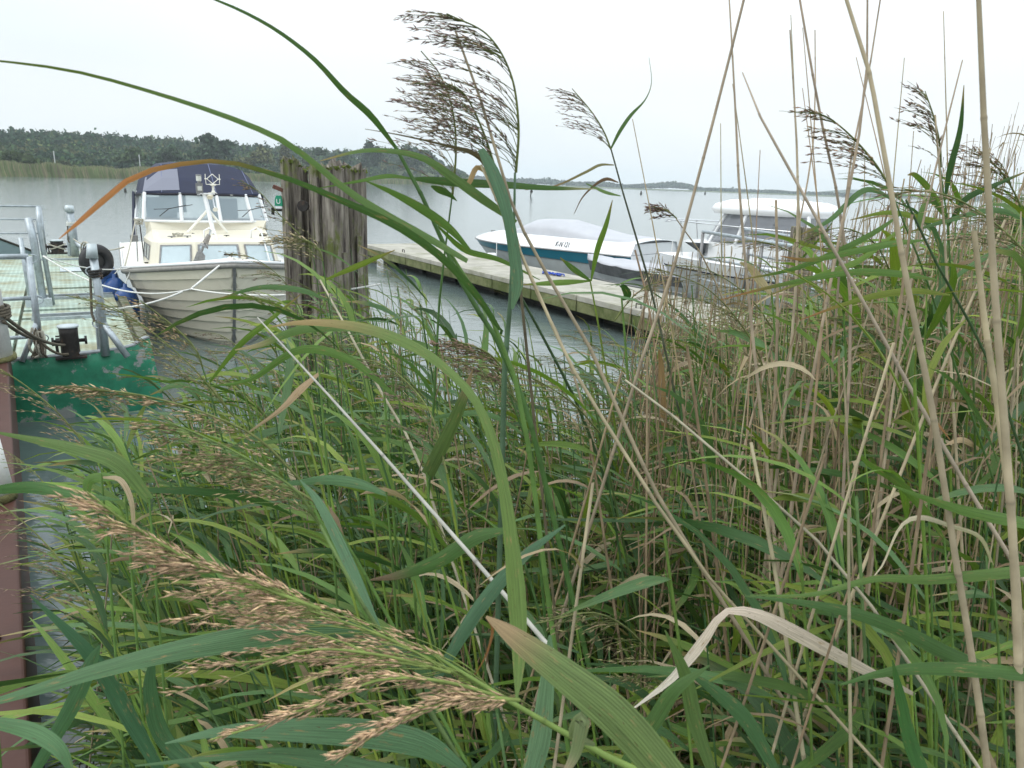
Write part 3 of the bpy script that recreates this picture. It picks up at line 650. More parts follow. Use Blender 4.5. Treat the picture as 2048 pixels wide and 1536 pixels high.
for dz, rr, mm in ((.0, .036, M_GREYR), (.055, .022, M_WHITE)):
    MB().tube([(-(hb(y, 1)+.02), y, zg(y)+dz) for y in YS[::-1]]+[(hb(y, 1)+.02, y-.02, zg(y)+dz) for y in YS], rr, 8).build('rub_rail', mm, cr_, smooth=True)
rows = [[(f*hb(y, 1), y, zg(y)+.055+.05*(1-f*f)) for f in np.linspace(-1, 1, 9)] for y in YS]
MB().grid(rows).build('deck', M_DECKW, cr_, smooth=True, solid=.02)
# fore cabin: front faces, roof
def cab(x, y, z): return (x, y, z)
zF = 1.0
lo_ = [(-1.02, 3.0), (-.98, 2.05), (-.90, 1.66), (-.36, 1.50), (.36, 1.50), (.90, 1.66), (1.0, 2.05), (1.02, 3.0)]
hi_ = [(-.98, 3.0, 1.34), (-.90, 2.2, 1.33), (-.82, 1.84, 1.35), (-.32, 1.70, 1.37), (.32, 1.70, 1.37), (.82, 1.84, 1.35), (.90, 2.2, 1.33), (.98, 3.0, 1.34)]
cabn = MB().grid([[(x, y, .88) for x, y in lo_], [(x, y, z) for x, y, z in hi_]]).build('cabin_front', M_CREAM, cr_)
rf = [[(x, y, z) for x, y, z in hi_], [(x*.96, max(y+.08, 1.9) if abs(x) < .95 else y, z+.04) for x, y, z in hi_], [(x*.95, 2.9 if abs(x) < .95 else 3.02, 1.47) for x, y, z in hi_]]
MB().grid(rf).build('cabin_roof', M_CREAM, cr_, smooth=False)
MB().grid([[(x*.95, 2.9 if abs(x) < .95 else 3.02, 1.46) for x, y, z in hi_], [(x*.97, 3.0, 1.62) for x, y, z in hi_]]).build('coaming', M_CREAM, cr_)
def window(parent, quad, curtain=True, fr=M_GREYM, glass=M_GLASS, name='window', split=None, inset=.012):
    q = [np.array(p, float) for p in quad]; nrm = norm(np.cross(q[1]-q[0], q[3]-q[0]))
    c = sum(q)/4; q2 = [c+(p-c)*.90 for p in q]
    f = MB()
    for i in range(4):
        a, b_ = q[i], q[(i+1) % 4]; a2, b2 = q2[i], q2[(i+1) % 4]
        f.add([a, b_, b2, a2, a+nrm*inset, b_+nrm*inset, b2+nrm*inset, a2+nrm*inset], [(0, 1, 2, 3), (4, 5, 6, 7), (0, 1, 5, 4), (2, 3, 7, 6)])
    o = f.build(name, fr, parent)
    MB().add([p+nrm*.006 for p in q2], [(0, 1, 2, 3)]).build('pane', glass, o)
    if curtain:
        n = 14; rows = [[q2[0]*(1-u)+q2[1]*u+nrm*(.001+.0025*math.sin(u*60)) for u in np.linspace(0, 1, 40)], [q2[3]*(1-u)+q2[2]*u+nrm*(.001+.0025*math.sin(u*60)) for u in np.linspace(0, 1, 40)]]
        MB().grid(rows).build('curtain', M_CURT, o)
    if split:
        a = q[0]*(1-split)+q[1]*split; b_ = q[3]*(1-split)+q[2]*split; MB().tube([a+nrm*.008, b_+nrm*.008], .010, 6).build('mullion', fr, o)
    return o
def facet(i, u0, u1, v0, v1):
    A0_, B0_ = np.array((*lo_[i], .88)), np.array((*lo_[i+1], .88)); A1_, B1_ = np.array(hi_[i]), np.array(hi_[i+1])
    P = lambda u, v: (A0_*(1-u)+B0_*u)*(1-v)+(A1_*(1-u)+B1_*u)*v
    return [P(u0, v0), P(u1, v0), P(u1, v1), P(u0, v1)]
OFF = np.array([0, -.006, 0])
for i, u0, u1 in ((2, .06, .90), (3, .05, .95), (4, .10, .94)):
    window(cr_, [p+OFF for p in facet(i, u0, u1, .33, .92)])
window(cr_, [p+np.array([-.006, 0, 0]) for p in facet(0, .22, .95, .40, .88)], curtain=False, split=.5)
# windscreen: five framed panes
zb_, zt_ = 1.60, 2.04
wb = [(-1.05, 3.75), (-.96, 3.02), (-.40, 2.86), (.20, 2.86), (.72, 2.98), (.98, 3.1), (1.05, 3.75)]
wt = [(-.98, 3.85), (-.90, 3.22), (-.38, 3.10), (.18, 3.10), (.66, 3.20), (.90, 3.3), (.98, 3.85)]
ws = MB().tube([(x, y, zb_) for x, y in wb], .022, 6).build('windscreen_sill', M_WFRAME, cr_)
MB().tube([(x, y, zt_) for x, y in wt], .02, 6).build('windscreen_head', M_NAVY, cr_)
for i in range(7): MB().tube([(wb[i][0], wb[i][1], zb_), (wt[i][0], wt[i][1], zt_)], .030, 6).build('windscreen_post', M_WFRAME, cr_)
for i in range(6):
    MB().add([(*wb[i], zb_), (*wb[i+1], zb_), (*wt[i+1], zt_), (*wt[i], zt_)], [(0, 1, 2, 3)]).build('windscreen_pane', M_GLASS, cr_)
MB().box((-.45, 3.9, 1.95), (.42, .01, .5)).build('rear_panel_gap', M_NAVY, cr_)
MB().box((0, 3.5, 1.60), (1.85, .5, .03)).build('dashboard', M_ORANGE, cr_)
MB().box((-.6, 4.6, 1.6), (.5, .12, .65)).build('seat_back', M_NAVY, cr_); MB().box((.45, 4.6, 1.6), (.5, .12, .65)).build('seat_back', M_NAVY, cr_)
# canopy
cx0 = -.05
rows = []
low = [(-1.02, 3.8, 2.0), (-.97, 3.45, 2.02), (-.93, 3.24, 2.03), (-.65, 3.16, 2.04), (-.38, 3.10, 2.05), (-.1, 3.09, 2.05), (.18, 3.09, 2.05), (.42, 3.14, 2.05), (.66, 3.20, 2.04), (.80, 3.26, 2.03), (.90, 3.32, 2.02), (.95, 3.5, 2.02), (1.0, 3.8, 2.0)]
def arch(y, w, zt, zlow, n=13):
    return [(p[0]*w, y, zlow+(zt-zlow)*max(0, 1-abs(p[0]/1.03)**4.5)**.55) for p in low]
fr = [(-.99+.0, 3.62, 2.02)]
A1_ = arch(3.9, .90, 2.52, 2.04); A2_ = arch(4.9, .96, 2.55, 1.9); A3_ = arch(5.7, .97, 2.46, 1.7)
mid_ = [tuple(np.array(l)*.5+np.array(a)*.5+np.array([0, -.04, .0])) for l, a in zip(low, A1_)]
cn = MB().grid([low, mid_, A1_, A2_, A3_]).build('canopy', M_NAVY, cr_, smooth=False, solid=.012)
for k in (3, 6, 9): MB().tube([tuple(np.array(low[k])+[0, -.012, 0]), tuple(np.array(mid_[k])+[0, -.012, 0]), tuple(np.array(A1_[k])+[0, -.012, .012])], .007, 5).build('seam', mat('pale_seam', (.14, .16, .26), rough=.8), cn)
def quad_on(i0, i1, v0, v1):
    P = lambda i, v: np.array(low[i])*(1-v)+np.array(mid_[i])*v if v <= 1 else np.array(mid_[i])*(2-v)+np.array(A1_[i])*(v-1)
    e = np.array([-.0, -.016, .006])
    return [P(i0, v0)+e, P(i1, v0)+e, P(i1, v1)+e, P(i0, v1)+e]
MB().add(quad_on(2, 3, .15, 1)+quad_on(3, 4, .15, 1), [(0, 1, 2, 3), (4, 5, 6, 7)]).build('clear_window', M_VINYL, cn)
MB().add(quad_on(2, 3, 1, 1.6)+quad_on(3, 4, 1, 1.6), [(0, 1, 2, 3), (4, 5, 6, 7)]).build('clear_window', M_VINYL, cn)
for (sx, xx) in ((-1, -1.03), (1, 1.03)):
    MB().sheet([(xx, 3.75, 2.03), (xx*1.02, 4.15, 2.03), (xx*1.08, 4.1, 1.25), (xx*1.04, 3.8, 1.3)], (.015*sx, 0, 0)).build('side_curtain', M_NAVY, cn)
MB().tube([(p[0], p[1]-.01, p[2]-.02) for p in low], .022, 6).build('hem', mat('dark_hem', (.02, .02, .03), rough=.9), cn)
for k in (2, 4, 5, 7, 8, 10): MB().box((low[k][0], low[k][1]-.03, low[k][2]-.02), (.05, .012, .025)).build('hem_clip', M_CHROME, cn)
# wipers
for x, dx in ((-.72, .40), (.55, .34)):
    MB().tube([(x, 2.92, 1.68), (x+dx*.35, 2.86, 1.80), (x+dx, 2.88, 1.86)], .007, 6).build('wiper', M_BLACK, cr_)
    MB().tube([(x-.08, 2.86, 1.79), (x+dx*.3, 2.845, 1.80), (x+dx*1.25, 2.89, 1.87)], .006, 6).build('wiper_blade', M_BLACK, cr_)
# mast with lamp, radar reflector and horn
mast = MB().tube([(.02, 2.35, 1.44), (-.06, 2.55, 2.06)], .034, 8).build('mast', M_WFRAME, cr_)
MB().tube([(-.36, 2.45, 1.45), (-.03, 2.55, 1.80)], .022, 6).build('strut', M_DECKW, mast); MB().tube([(.24, 2.45, 1.45), (-.01, 2.55, 1.80)], .022, 6).build('strut', M_DECKW, mast)
MB().box((-.02, 2.53, 2.06), (.22, .10, .02)).build('platform', M_WFRAME, mast)
MB().tube([(.02, 2.50, 2.0), (.02, 2.54, 2.05)], .05, 10).build('mast_head', M_CREAM, mast)
MB().box((-.13, 2.52, 2.14), (.10, .08, .16)).build('lamp_housing', M_GREYM, mast); MB().box((-.13, 2.475, 2.14), (.065, .01, .07)).build('lamp_front', M_LAMP, mast)
MB().box((-.13, 2.52, 2.235), (.05, .05, .03)).build('lamp_neck', M_GREYM, mast)
MB().lathe([(.038, 0), (.040, .01), (.040, .075), (.038, .085)], c=(-.13, 2.52, 2.25), n=14).build('lamp_lens', M_LAMP, mast)
MB().lathe([(.041, 0), (.044, .004), (.044, .018), (.02, .022)], c=(-.13, 2.52, 2.332), n=14).build('lamp_cap', M_GREYM, mast)
rfx = .075
MB().lathe([(.06, 0), (.03, .02), (.018, .05), (.018, .11), (.05, .125), (.05, .145)], c=(rfx, 2.53, 2.07), n=14).build('reflector_base', M_DECKW, mast, smooth=True)
Z0 = 2.215
for s in (-1, 1):
    MB().tube([(rfx+s*.03, 2.53, Z0-.01), (rfx+s*.10, 2.53, Z0-.01), (rfx+s*.105, 2.53, Z0+.07), (rfx+s*.105, 2.53, Z0+.15)], .006, 5).build('reflector_rod', M_DECKW, mast)
    MB().tube([(rfx, 2.53, Z0), (rfx+s*.085, 2.53, Z0+.075), (rfx, 2.53, Z0+.15)], .007, 5).build('reflector_rod', M_DECKW, mast)
    MB().box((rfx+s*.095, 2.53, Z0+.075), (.05, .02, .018)).build('reflector_clip', M_DECKW, mast)
MB().tube([(.055, 2.50, 2.0), (.07, 2.46, 1.86)], [.010, .014], 8).build('horn_tube', M_CHROME, mast); MB().tube([(.07, 2.46, 1.86), (.075, 2.40, 1.82)], [.016, .042], 14).build('horn_bell', M_CHROME, mast)
MB().tube(sag((-.3, 2.4, 1.45), (-.02, 2.35, 1.45), .03, 10), .006, 5).build('cable', M_BLACK, cr_)
# anchor folded on the foredeck, wrapped shaft
an = MB().tube([(-.36, 1.42, 1.02), (-.30, 1.40, 1.20), (-.16, 1.36, 1.48)], [.03, .022, .016], 8).build('anchor', M_GREYM, cr_)
MB().sheet([(-.40, 1.35, 1.01), (-.27, 1.35, 1.01), (-.22, 1.36, 1.19), (-.27, 1.37, 1.27), (-.33, 1.36, 1.22)], (0, .02, 0)).build('fluke', M_GREYM, an)
MB().sheet([(-.44, 1.33, 1.02), (-.40, 1.33, .98), (-.30, 1.35, 1.24), (-.33, 1.36, 1.26)], (0, .02, 0)).build('fluke', M_GREYM, an)
MB().tube([(-.21, 1.37, 1.38), (-.15, 1.36, 1.50)], [.045, .03], 10).build('wrapping', mat('grey_rag', (.25, .23, .21), rough=1, var=.3, scale=30, bump=1), an)
MB().tube([(-.235, 1.37, 1.33), (-.215, 1.37, 1.36)], [.07, .055], 10).build('collar', M_GREYM, an)
MB().tube([(-.14, 1.355, 1.50), (-.12, 1.35, 1.57)], [.018, .022], 8).build('ring', M_CHROME, an)
# handrails, cleats, side boxes
for x in (-.07, .62):
    MB().tube([(x-.09, 1.95, 1.40), (x-.09, 1.95, 1.52), (x-.02, 1.93, 1.56), (x+.05, 1.90, 1.54), (x+.10, 1.68, 1.20), (x+.12, 1.62, 1.05)], .013, 8).build('grab_rail', M_WFRAME, cr_, smooth=True)
def cleat(x, y, z, s=1, m=M_IRON):
    MB().box((x, y, z+.02*s), (.03*s, .03*s, .04*s)).build('cleat', m, cr_); MB().tube([(x-.07*s, y, z+.045*s), (x+.07*s, y, z+.045*s)], .011*s, 6).build('cleat', m, cr_)
cleat(0, .32, 1.26, 1.2); cleat(.75, 1.1, 1.08); cleat(-.95, 2.3, .96); cleat(-.62, 2.05, 1.39, .8, M_GREYM); cleat(-.40, 2.0, 1.40, .8, M_GREYM); cleat(.18, 2.1, 1.41, .6); cleat(.75, 2.2, 1.39, .8)
MB().box((-1.12, 2.9, 1.33), (.11, .10, .10)).build('side_light', M_GREYM, cr_)
MB().tube([(-1.1, 3.0, .95), (-1.07, 3.05, 1.62)], .012, 6).build('stanchion', M_CHROME, cr_); MB().tube([(-1.0, 2.95, .96), (-1.02, 3.0, 1.62)], .010, 6).build('stanchion', M_IRON, cr_)
for (x, y, z, n_, s_) in ((-.52, 2.15, 1.41, 5, .06), (.78, 2.3, 1.41, 4, .05), (-1.03, 3.0, 1.55, 7, .05)):
    for k in range(n_):
        a0 = rng.random()*6
        MB().tube([(x+s_*math.cos(a0+u)*(1+.4*k/n_), y+s_*.7*math.sin(a0+u), z+.012*k+.01*math.sin(3*u)) for u in np.linspace(0, 5.5, 14)], .007, 5).build('coiled_line', M_ROPE_G, cr_)
def cw(p):  # cruiser frame to world
    c, s = math.cos(CA), math.sin(CA); return (CO[0]+p[0]*c-p[1]*s, CO[1]+p[0]*s+p[1]*c, p[2])
# fenders
for k, (y, x, z, m_, lab) in enumerate([(1.62, -1.32, .42, M_FEND, 'bright blue fender hanging nearest the bow of the cream cruiser'), (2.15, -1.46, .50, M_FEND, 'faded blue fender hanging behind the bright one'), (2.8, -1.56, .62, M_FEND, 'third blue fender half hidden behind the others')]):
    P = cw((x, y, z)); t = thing('fender', lab, 'fender', P, CA, 'blue fenders along the cream cruiser')
    pr = [(.02, -.33), (.10, -.30), (.15, -.22), (.165, -.1), (.165, .12), (.14, .22), (.08, .29), (.03, .31), (.025, .36)]
    MB().lathe(pr, n=20).build('float', m_, t, smooth=True)
    MB().tube([(0, 0, .34), (.12, .02, zg(y)+.07-z)], .008, 6).build('lanyard', M_ROPE_W, t)
# mooring lines
bowc = cw((0, .30, 1.29)); knot = ony(382, 578, 9.25)
rope('white rope from the cruiser bow cleat down to the knot', sag(bowc, knot, .0, 8), .013, M_ROPE_W)
pe = PO+PX*(-.0)+PD*2.3; P0 = ony(86, 512, 9.6)
rope('long white mooring rope from the pontoon guard post past the bow to the piles', sag(P0, knot, .22, 26)+sag(knot, ony(640, 585, YP-.05), .05, 12)+sag(ony(640, 585, YP-.05), ony(760, 568, YP+.2), .01, 8), .010, M_ROPE_W)
rope('lower white mooring rope from the pontoon edge up to the knot', sag(ony(205, 619, 8.3), ony(365, 583, 9.2), .05, 16), .011, M_ROPE_W)
rope('upper thin white rope from the pontoon guard post across to the cruiser side', sag(ony(88, 512, 9.6), cw((-1.02, 1.9, 1.02)), .12, 24), .009, M_ROPE_W)
rope('grey rope from the far mooring post over the tyre to the cruiser', sag(ony(147, 478, 15.0), ony(248, 494, 11.5), .12, 16), .012, M_ROPE_G)
rope('grey slanting line from the cruiser cabin side down to its fenders', sag(cw((-1.08, 2.9, 1.6)), cw((-1.32, 2.1, .9)), .02, 8), .010, M_ROPE_G)

# ================================================================ jetty
JZ = .5; J0 = onz(1475, 668, JZ); J1 = onz(745, 492, JZ); JD = norm(J1-J0); JX = np.array([JD[1], -JD[0], 0]); JA = math.atan2(JX[1], JX[0]); JL = float(np.linalg.norm(J1-J0))+1.5; JW = 1.78
jet = thing('jetty', 'long pale concrete jetty with mossy edge between the reeds and the motor boats', 'jetty', (J0[0]-JD[0]*.8, J0[1]-JD[1]*.8, 0), JA)
nS = 10
for k in range(nS):
    a = k*JL/nS; ln_ = JL/nS
    bevel(MB().box((JW/2, a+ln_/2, JZ-.05), (JW, ln_-.02, .10)).build('slab', M_CONC, jet), .01)
    bevel(MB().box((.13, a+ln_/2, JZ-.20), (.24, ln_-.03, .20)).build('edge_beam', M_CONCM, jet), .015)
    bevel(MB().box((JW-.13, a+ln_/2, JZ-.20), (.24, ln_-.03, .20)).build('edge_beam', M_CONCM, jet), .015)
for k in range(9):
    MB().box((.55, .7+k*1.9, .0), (.22, .22, .75)).build('support', M_DARK, jet); MB().box((JW-.5, .7+k*1.9, .0), (.22, .22, .75)).build('support', M_DARK, jet)
MB().box((JW/2+.2, JL/2, .12), (JW-.7, JL-.3, .30)).build('float_tank_shade', M_DARK, jet)  # float tank in near-black, so its colour gives the shade under the slabs
for k, yy in enumerate((3.0, 9.5, 12.5)): MB().tube([(.12, yy-.06, JZ), (.12, yy-.06, JZ+.07), (.12, yy+.06, JZ+.07), (.12, yy+.06, JZ)], .011, 6).build('mooring_staple', M_IRON, jet)
# wall behind / second pontoon end at far left of speedboat
# railing of the jetty gangway
G0 = onz(1392, 604, JZ); zr_ = zat(G0, 463)
def rail_run(lab, pts, posts, group=None):
    t = thing('handrail', lab, 'handrail', (0, 0, 0), 0, group)
    B = np.array(pts[0]); t.location = tuple(B*[1, 1, 0]); off = np.array([B[0], B[1], 0])
    MB().tube([tuple(np.array(p)-off) for p in pts], .028, 10).build('top_rail', M_GALV, t, smooth=True)
    for d_ in (.42, .8): MB().tube([tuple(np.array(p)-off-[0, 0, d_]) for p in pts], .020, 8).build('lower_rail', M_GALV, t, smooth=True)
    for f in posts:
        i = min(int(f), len(pts)-2); g_ = f-i; P = np.array(pts[i])*(1-g_)+np.array(pts[i+1])*g_-off
        MB().tube([(P[0], P[1], P[2]), (P[0], P[1], P[2]-1.15)], .028, 8).build('post', M_GREYM, t, smooth=True)
Rb = ony(1580, 491, G0[1]-2.0); Rc = ony(1775, 517, G0[1]-4.0); Rd = ony(1960, 560, G0[1]-5.5)
rail_run('near galvanised handrail running from the jetty towards the reed bank', [(G0[0], G0[1], zr_), Rb, Rc, Rd], (0, .72, 1.5, 2.4))
Q0 = ony(1490, 459, G0[1]+.6)
rail_run('second galvanised handrail just behind the near one', [Q0, ony(1610, 477, G0[1]-.3), ony(1700, 487, G0[1]-1.2), ony(1900, 520, G0[1]-3.3)], (.1, 1.2, 2.2))
for (x0, x1, yt, Y, lab, sd) in ((1579, 1600, 453, 11.2, 'mossy left post of the pair of timber posts by the handrail', 21), (1603, 1629, 456, 11.0, 'brown right post of the pair of timber posts by the handrail', 23)):
    a, b_ = ony(x0, 500, Y), ony(x1, 500, Y); c = (a+b_)/2; zt2 = zat(c, yt); t = thing('timber_post', lab, 'post', (c[0], c[1], 0), 0)
    w2 = b_[0]-a[0]; bevel(MB().box((0, 0, zt2/2), (w2, w2*.9, zt2)).build('shaft', M_WOOD, t), .012)
    MB().tube([(0, -w2*.46, zt2-.12), (0, -w2*.62, zt2-.12)], .035, 8).build('bolt_head', M_IRON, t)
c = ony(1990, 470, 9.5); t = thing('timber_post', 'dark weathered timber post among the reeds at the right edge', 'post', (c[0]+.2, c[1], 0), .3); z9 = zat(c, 425)
bevel(MB().box((0, 0, z9/2), (.34, .3, z9)).build('shaft', M_WOOD, t), .02); MB().box((0, 0, z9+.01), (.30, .26, .03)).build('moss_cap', M_CONCM, t)

# ================================================================ white boats
def lofthull(t, L_, B_, z0, z1, rake, bands, full=2.2, tr=.0, n=16):
    """bands: (name, material, ta, tb, out); local frame: bow at origin, +y aft, x across. returns surface function"""
    def S(s, y, tt, out=0):
        y0 = rake*max(0, 1-tt)**1.1; u = max(0, (y-y0)/(L_*.55)); Bt = B_/2*(.62+.38*tt**.8)
        b_ = Bt*max(0, 1-max(0, 1-max(0, u))**full)**.9*(1-tr*max(0, (y-L_*.6)/L_)); zz = -.12+(z0+(z1-z0)*min(1, y/L_)+.12)*tt
        return (s*(b_+out), max(y, y0), zz)
    Y = list(L_*np.linspace(0, 1, n)**1.6)
    for nm_, m_, ta, tb, out in bands:
        fa = ta if callable(ta) else (lambda y, c=ta: c); fb_ = tb if callable(tb) else (lambda y, c=tb: c)
        rows = [[S(-1, y, fa(y)*(1-g)+fb_(y)*g, out) for y in Y[::-1]]+[S(1, y, fa(y)*(1-g)+fb_(y)*g, out) for y in Y[1:]] for g in np.linspace(0, 1, 5)]
        MB().grid(rows).build(nm_, m_, t, smooth=True)
    MB().add([S(-1, L_, 0), S(1, L_, 0), S(1, L_, 1), S(-1, L_, 1)], [(0, 1, 2, 3)]).build('transom', bands[-1][1], t)
    return S, Y
SB = ony(951, 473, 22.3); SBd = -JD; sang = math.atan2(SBd[1], SBd[0])-math.pi/2
E2 = ony(1325, 540, 18.2); sd_ = norm((E2-SB)*[1, 1, 0]); sang = math.atan2(sd_[1], sd_[0])-math.pi/2
sp = thing('speedboat', 'white speedboat with teal stripe and pale grey cover moored beyond the jetty', 'boat', (SB[0], SB[1], 0), sang)
zb = SB[2]; LS = 6.1
tl = lambda y: .82-.16*y/6.4
th = lambda y: .97
S, Y = lofthull(sp, LS, 2.3, zb-.02, zb+.02, 1.1, [('lower_hull', M_HULLG, 0, tl, 0), ('chine_line', M_GREYM, lambda y: tl(y)-.02, tl, .012), ('teal_band', M_TEAL, tl, th, .004), ('upper_hull', M_WHITE, th, 1.0, .0)])
MB().tube([S(-1, y, th(y)+.005, .015) for y in Y[::-1]]+[S(1, y, th(y)+.005, .015) for y in Y], .016, 6).build('rub_rail', M_GREYM, sp)
def S2(s, y, tt, out=0):
    a = S(s, y, 1, out); h = min(1, y/1.6)**.8; return (s*max(.01, abs(a[0])-.16*h*tt), y, a[2]+.26*h*tt)
rows = [[S2(-1, y, 0) for y in Y[::-1]]+[S2(1, y, 0) for y in Y[1:]], [S2(-1, y, 1) for y in Y[::-1]]+[S2(1, y, 1) for y in Y[1:]]]
MB().grid(rows).build('topside', M_WHITE, sp, smooth=True)
rows = [[(S2(1, y, 1)[0]*f, y, S2(1, y, 1)[2]+.07*(1-f*f)*min(1, y/.8)) for f in np.linspace(-1, 1, 9)] for y in Y]
MB().grid(rows).build('deck', M_WHITE, sp, smooth=True, solid=.02)
cvr = []
for (y, w_, h_) in ((1.6, .5, .02), (2.0, .74, .10), (2.7, .86, .40), (3.4, .88, .42), (4.0, .90, .30), (4.9, .90, .12), (5.6, .9, .10), (6.0, .8, .02)):
    cvr.append([(-w_*math.copysign(abs(math.cos(a))**.7, math.cos(a)), y, S(1, y, 1)[2]+.27+h_*math.sin(a)**.7) for a in np.linspace(0, math.pi, 11)])
cv = MB().grid(cvr).build('tonneau_cover', M_COVER, sp, smooth=True)
n_t = len(cvr[-1]); MB().add([S2(-1, 6.05, 0), S2(1, 6.05, 0), S2(1, 6.05, 1), S2(-1, 6.05, 1)], [(0, 1, 2, 3)]).build('stern_panel', M_WHITE, sp)
MB().add(cvr[-1], [tuple(range(n_t))]).build('cover_end', M_COVER, cv)
for s in (0, -1): MB().tube([(r_[s][0]*1.01, r_[s][1], r_[s][2]-.005) for r_ in cvr], .018, 6).build('cover_edge', M_DARK, cv)
MB().box((.0, .7, zb+.20), (.05, .12, .04)).build('bow_cleat', M_IRON, sp); MB().tube([(0, .15, zb+.02), (0, .28, zb+.05)], .02, 6).build('bow_light', M_IRON, sp)
def side_pt(S, s, y, t_, out): return np.array(S(s, y, t_, out))
near = -1 if (np.array(cw((0, 0, 0)))[0] > 1e9) else None
def world_of(t, p):
    a = t.rotation_euler[2]; c, s = math.cos(a), math.sin(a); return (t.location[0]+p[0]*c-p[1]*s, t.location[1]+p[0]*s+p[1]*c, p[2])
# which side faces the camera
ns = min((-1, 1), key=lambda s: np.hypot(*world_of(sp, S(s, 3, 1))[:2]))
def side_text(t, S, s, y, tt, string, size, m_, name='lettering', sx=.6):
    p = side_pt(S, s, y, tt, .012); q_ = side_pt(S, s, y+.2, tt, .012); u_ = side_pt(S, s, y, tt+.2, .012)
    xa = norm(q_-p)*(1 if s > 0 else -1); up = norm(u_-p); nr = norm(np.cross(xa, up)); up = np.cross(nr, xa)
    o = text(string, size, m_, t, (0, 0, 0), (0, 0, 0), name, .002, 1)
    M_ = Matrix(((xa[0]*sx, up[0], nr[0], p[0]), (xa[1]*sx, up[1], nr[1], p[1]), (xa[2]*sx, up[2], nr[2], p[2]), (0, 0, 0, 1))); o.matrix_local = M_; return o
lx = ony(1124, 475, 22.4)
best = min(np.linspace(.5, 5.5, 60), key=lambda y: abs(pix(world_of(sp, S(ns, y, .9)))[0]-1124))
o = side_text(sp, S2, ns, best, .45, 'K-N 121', .21, M_INK)
rope('blue rope heap on the jetty edge beside the speedboat', [tuple(onz(1085+40*f+4*math.sin(f*40), 545+2*math.cos(f*37)+6*f, JZ+.02)+np.array([0, 0, .02*abs(math.sin(f*50))])) for f in np.linspace(0, 1, 60)], .014, M_BLUEB)
fb = thing('fender', 'white fender lying at the speedboat bow beside the jetty', 'fender', tuple(onz(983, 511, JZ+.1)), .4); MB().tube([(-.14, 0, 0), (-.1, 0, 0), (.1, 0, 0), (.14, 0, 0)], [.02, .07, .07, .02], 10).build('float', M_WHITE, fb, smooth=True)
MB().tube([(.14, 0, 0), (.2, .2, .5)], .008, 5).build('lanyard', M_ROPE_W, fb)
# dinghy
DB = ony(1176, 509, 17.6); De = ony(1330, 545, 16.4); dd = norm((De-DB)*[1, 1, 0]); da = math.atan2(dd[1], dd[0])-math.pi/2
dg = thing('dinghy', 'small grey metal dinghy with dark cover between speedboat and jetty', 'boat', (DB[0], DB[1], 0), da)
Sd, Yd = lofthull(dg, 3.0, 1.3, DB[2]-.10, DB[2]-.24, .35, [('hull', M_SILVER, 0, .72, 0), ('gunwale_band', M_DGREY, .72, 1.0, .006)])
rows = [[(Sd(1, y, 1)[0]*f, y, Sd(1, y, 1)[2]+.10*(1-f*f)+.02*math.sin(y*9+f*4)) for f in np.linspace(-1, 1, 9)] for y in Yd]
MB().grid(rows).build('cover', M_COVER, dg, smooth=True, solid=.02)
for tt in (.35, .55): MB().tube([Sd(-1, y, tt, .012) for y in Yd[::-1]]+[Sd(1, y, tt, .012) for y in Yd], .012, 5).build('spray_rail', M_GREYM, dg)
P = onz(1336, 562, .35); nf = thing('fender', 'big navy fender hanging at the bow of the white hardtop boat', 'fender', tuple(P), 0)
MB().lathe([(.03, -.35), (.15, -.3), (.21, -.15), (.21, .15), (.15, .28), (.04, .33)], n=18).build('float', M_FENDN, nf, smooth=True); MB().tube([(0, 0, .3), (.03, 0, .9)], .01, 5).build('lanyard', M_ROPE_W, nf)
# hardtop boat
HB = ony(1318, 500, 16.0); HE = ony(1925, 520, 12.9); hd = norm((HE-HB)*[1, 1, 0]); ha = math.atan2(hd[1], hd[0])-math.pi/2
hbt = thing('hardtop_boat', 'white hardtop motor boat with tinted windows behind the handrail', 'boat', (HB[0], HB[1], 0), ha)
zh = zat(HB, 505); LHb = float(np.linalg.norm((HE-HB)[:2]))
Sh, Yh = lofthull(hbt, LHb, 2.4, zh, zh-.12, .9, [('lower_hull', M_HULLG, 0, .80, 0), ('dark_line', M_NAVY, .80, .825, .006), ('upper_hull', M_WHITE, .825, 1.0, 0)], full=2.0)
rows = [[(Sh(1, y, 1)[0]*f, y, Sh(1, y, 1)[2]+.10*(1-f*f)*min(1, y)) for f in np.linspace(-1, 1, 9)] for y in Yh]
MB().grid(rows).build('deck', M_WHITE, hbt, smooth=True, solid=.02)
def hl(xp, yp, xo=0):    # picture column to boat length
    y = min(np.linspace(0, LHb, 200), key=lambda q_: abs(pix(world_of(hbt, (xo, q_, 1.6)))[0]-xp)); return y
ya, yb_, yc = hl(1405, 500), hl(1440, 440), hl(1645, 420); zdk = zh+.12
ztop = zat(world_of(hbt, (0, (yb_+yc)/2, 0)), 398)
wsd = .98
fore = MB().grid([[(x, 1.0+.5*abs(x)**2, zdk-.04) for x in np.linspace(-.7, .7, 9)], [(x*1.15, ya-.3+.5*abs(x)**2, zdk+.2) for x in np.linspace(-.7, .7, 9)], [(x*1.35, ya+.3+.45*abs(x)**2, zdk+.22) for x in np.linspace(-.7, .7, 9)]]).build('foredeck_hump', M_WHITE, hbt, smooth=True)
base = [(-wsd, yc), (-wsd, ya+1.0), (-.75, ya+.42), (-.3, ya+.18), (.3, ya+.18), (.75, ya+.42), (wsd, ya+1.0), (wsd, yc)]
topb = [(-wsd*.86, yc-.1), (-wsd*.86, yb_+.75), (-.66, yb_+.32), (-.26, yb_+.14), (.26, yb_+.14), (.66, yb_+.32), (wsd*.86, yb_+.75), (wsd*.86, yc-.1)]
MB().grid([[(x, y, zdk-.1) for x, y in base], [(x, y, zdk+.24) for x, y in base]]).build('cabin_side', M_WHITE, hbt)
zwt = ztop-.28
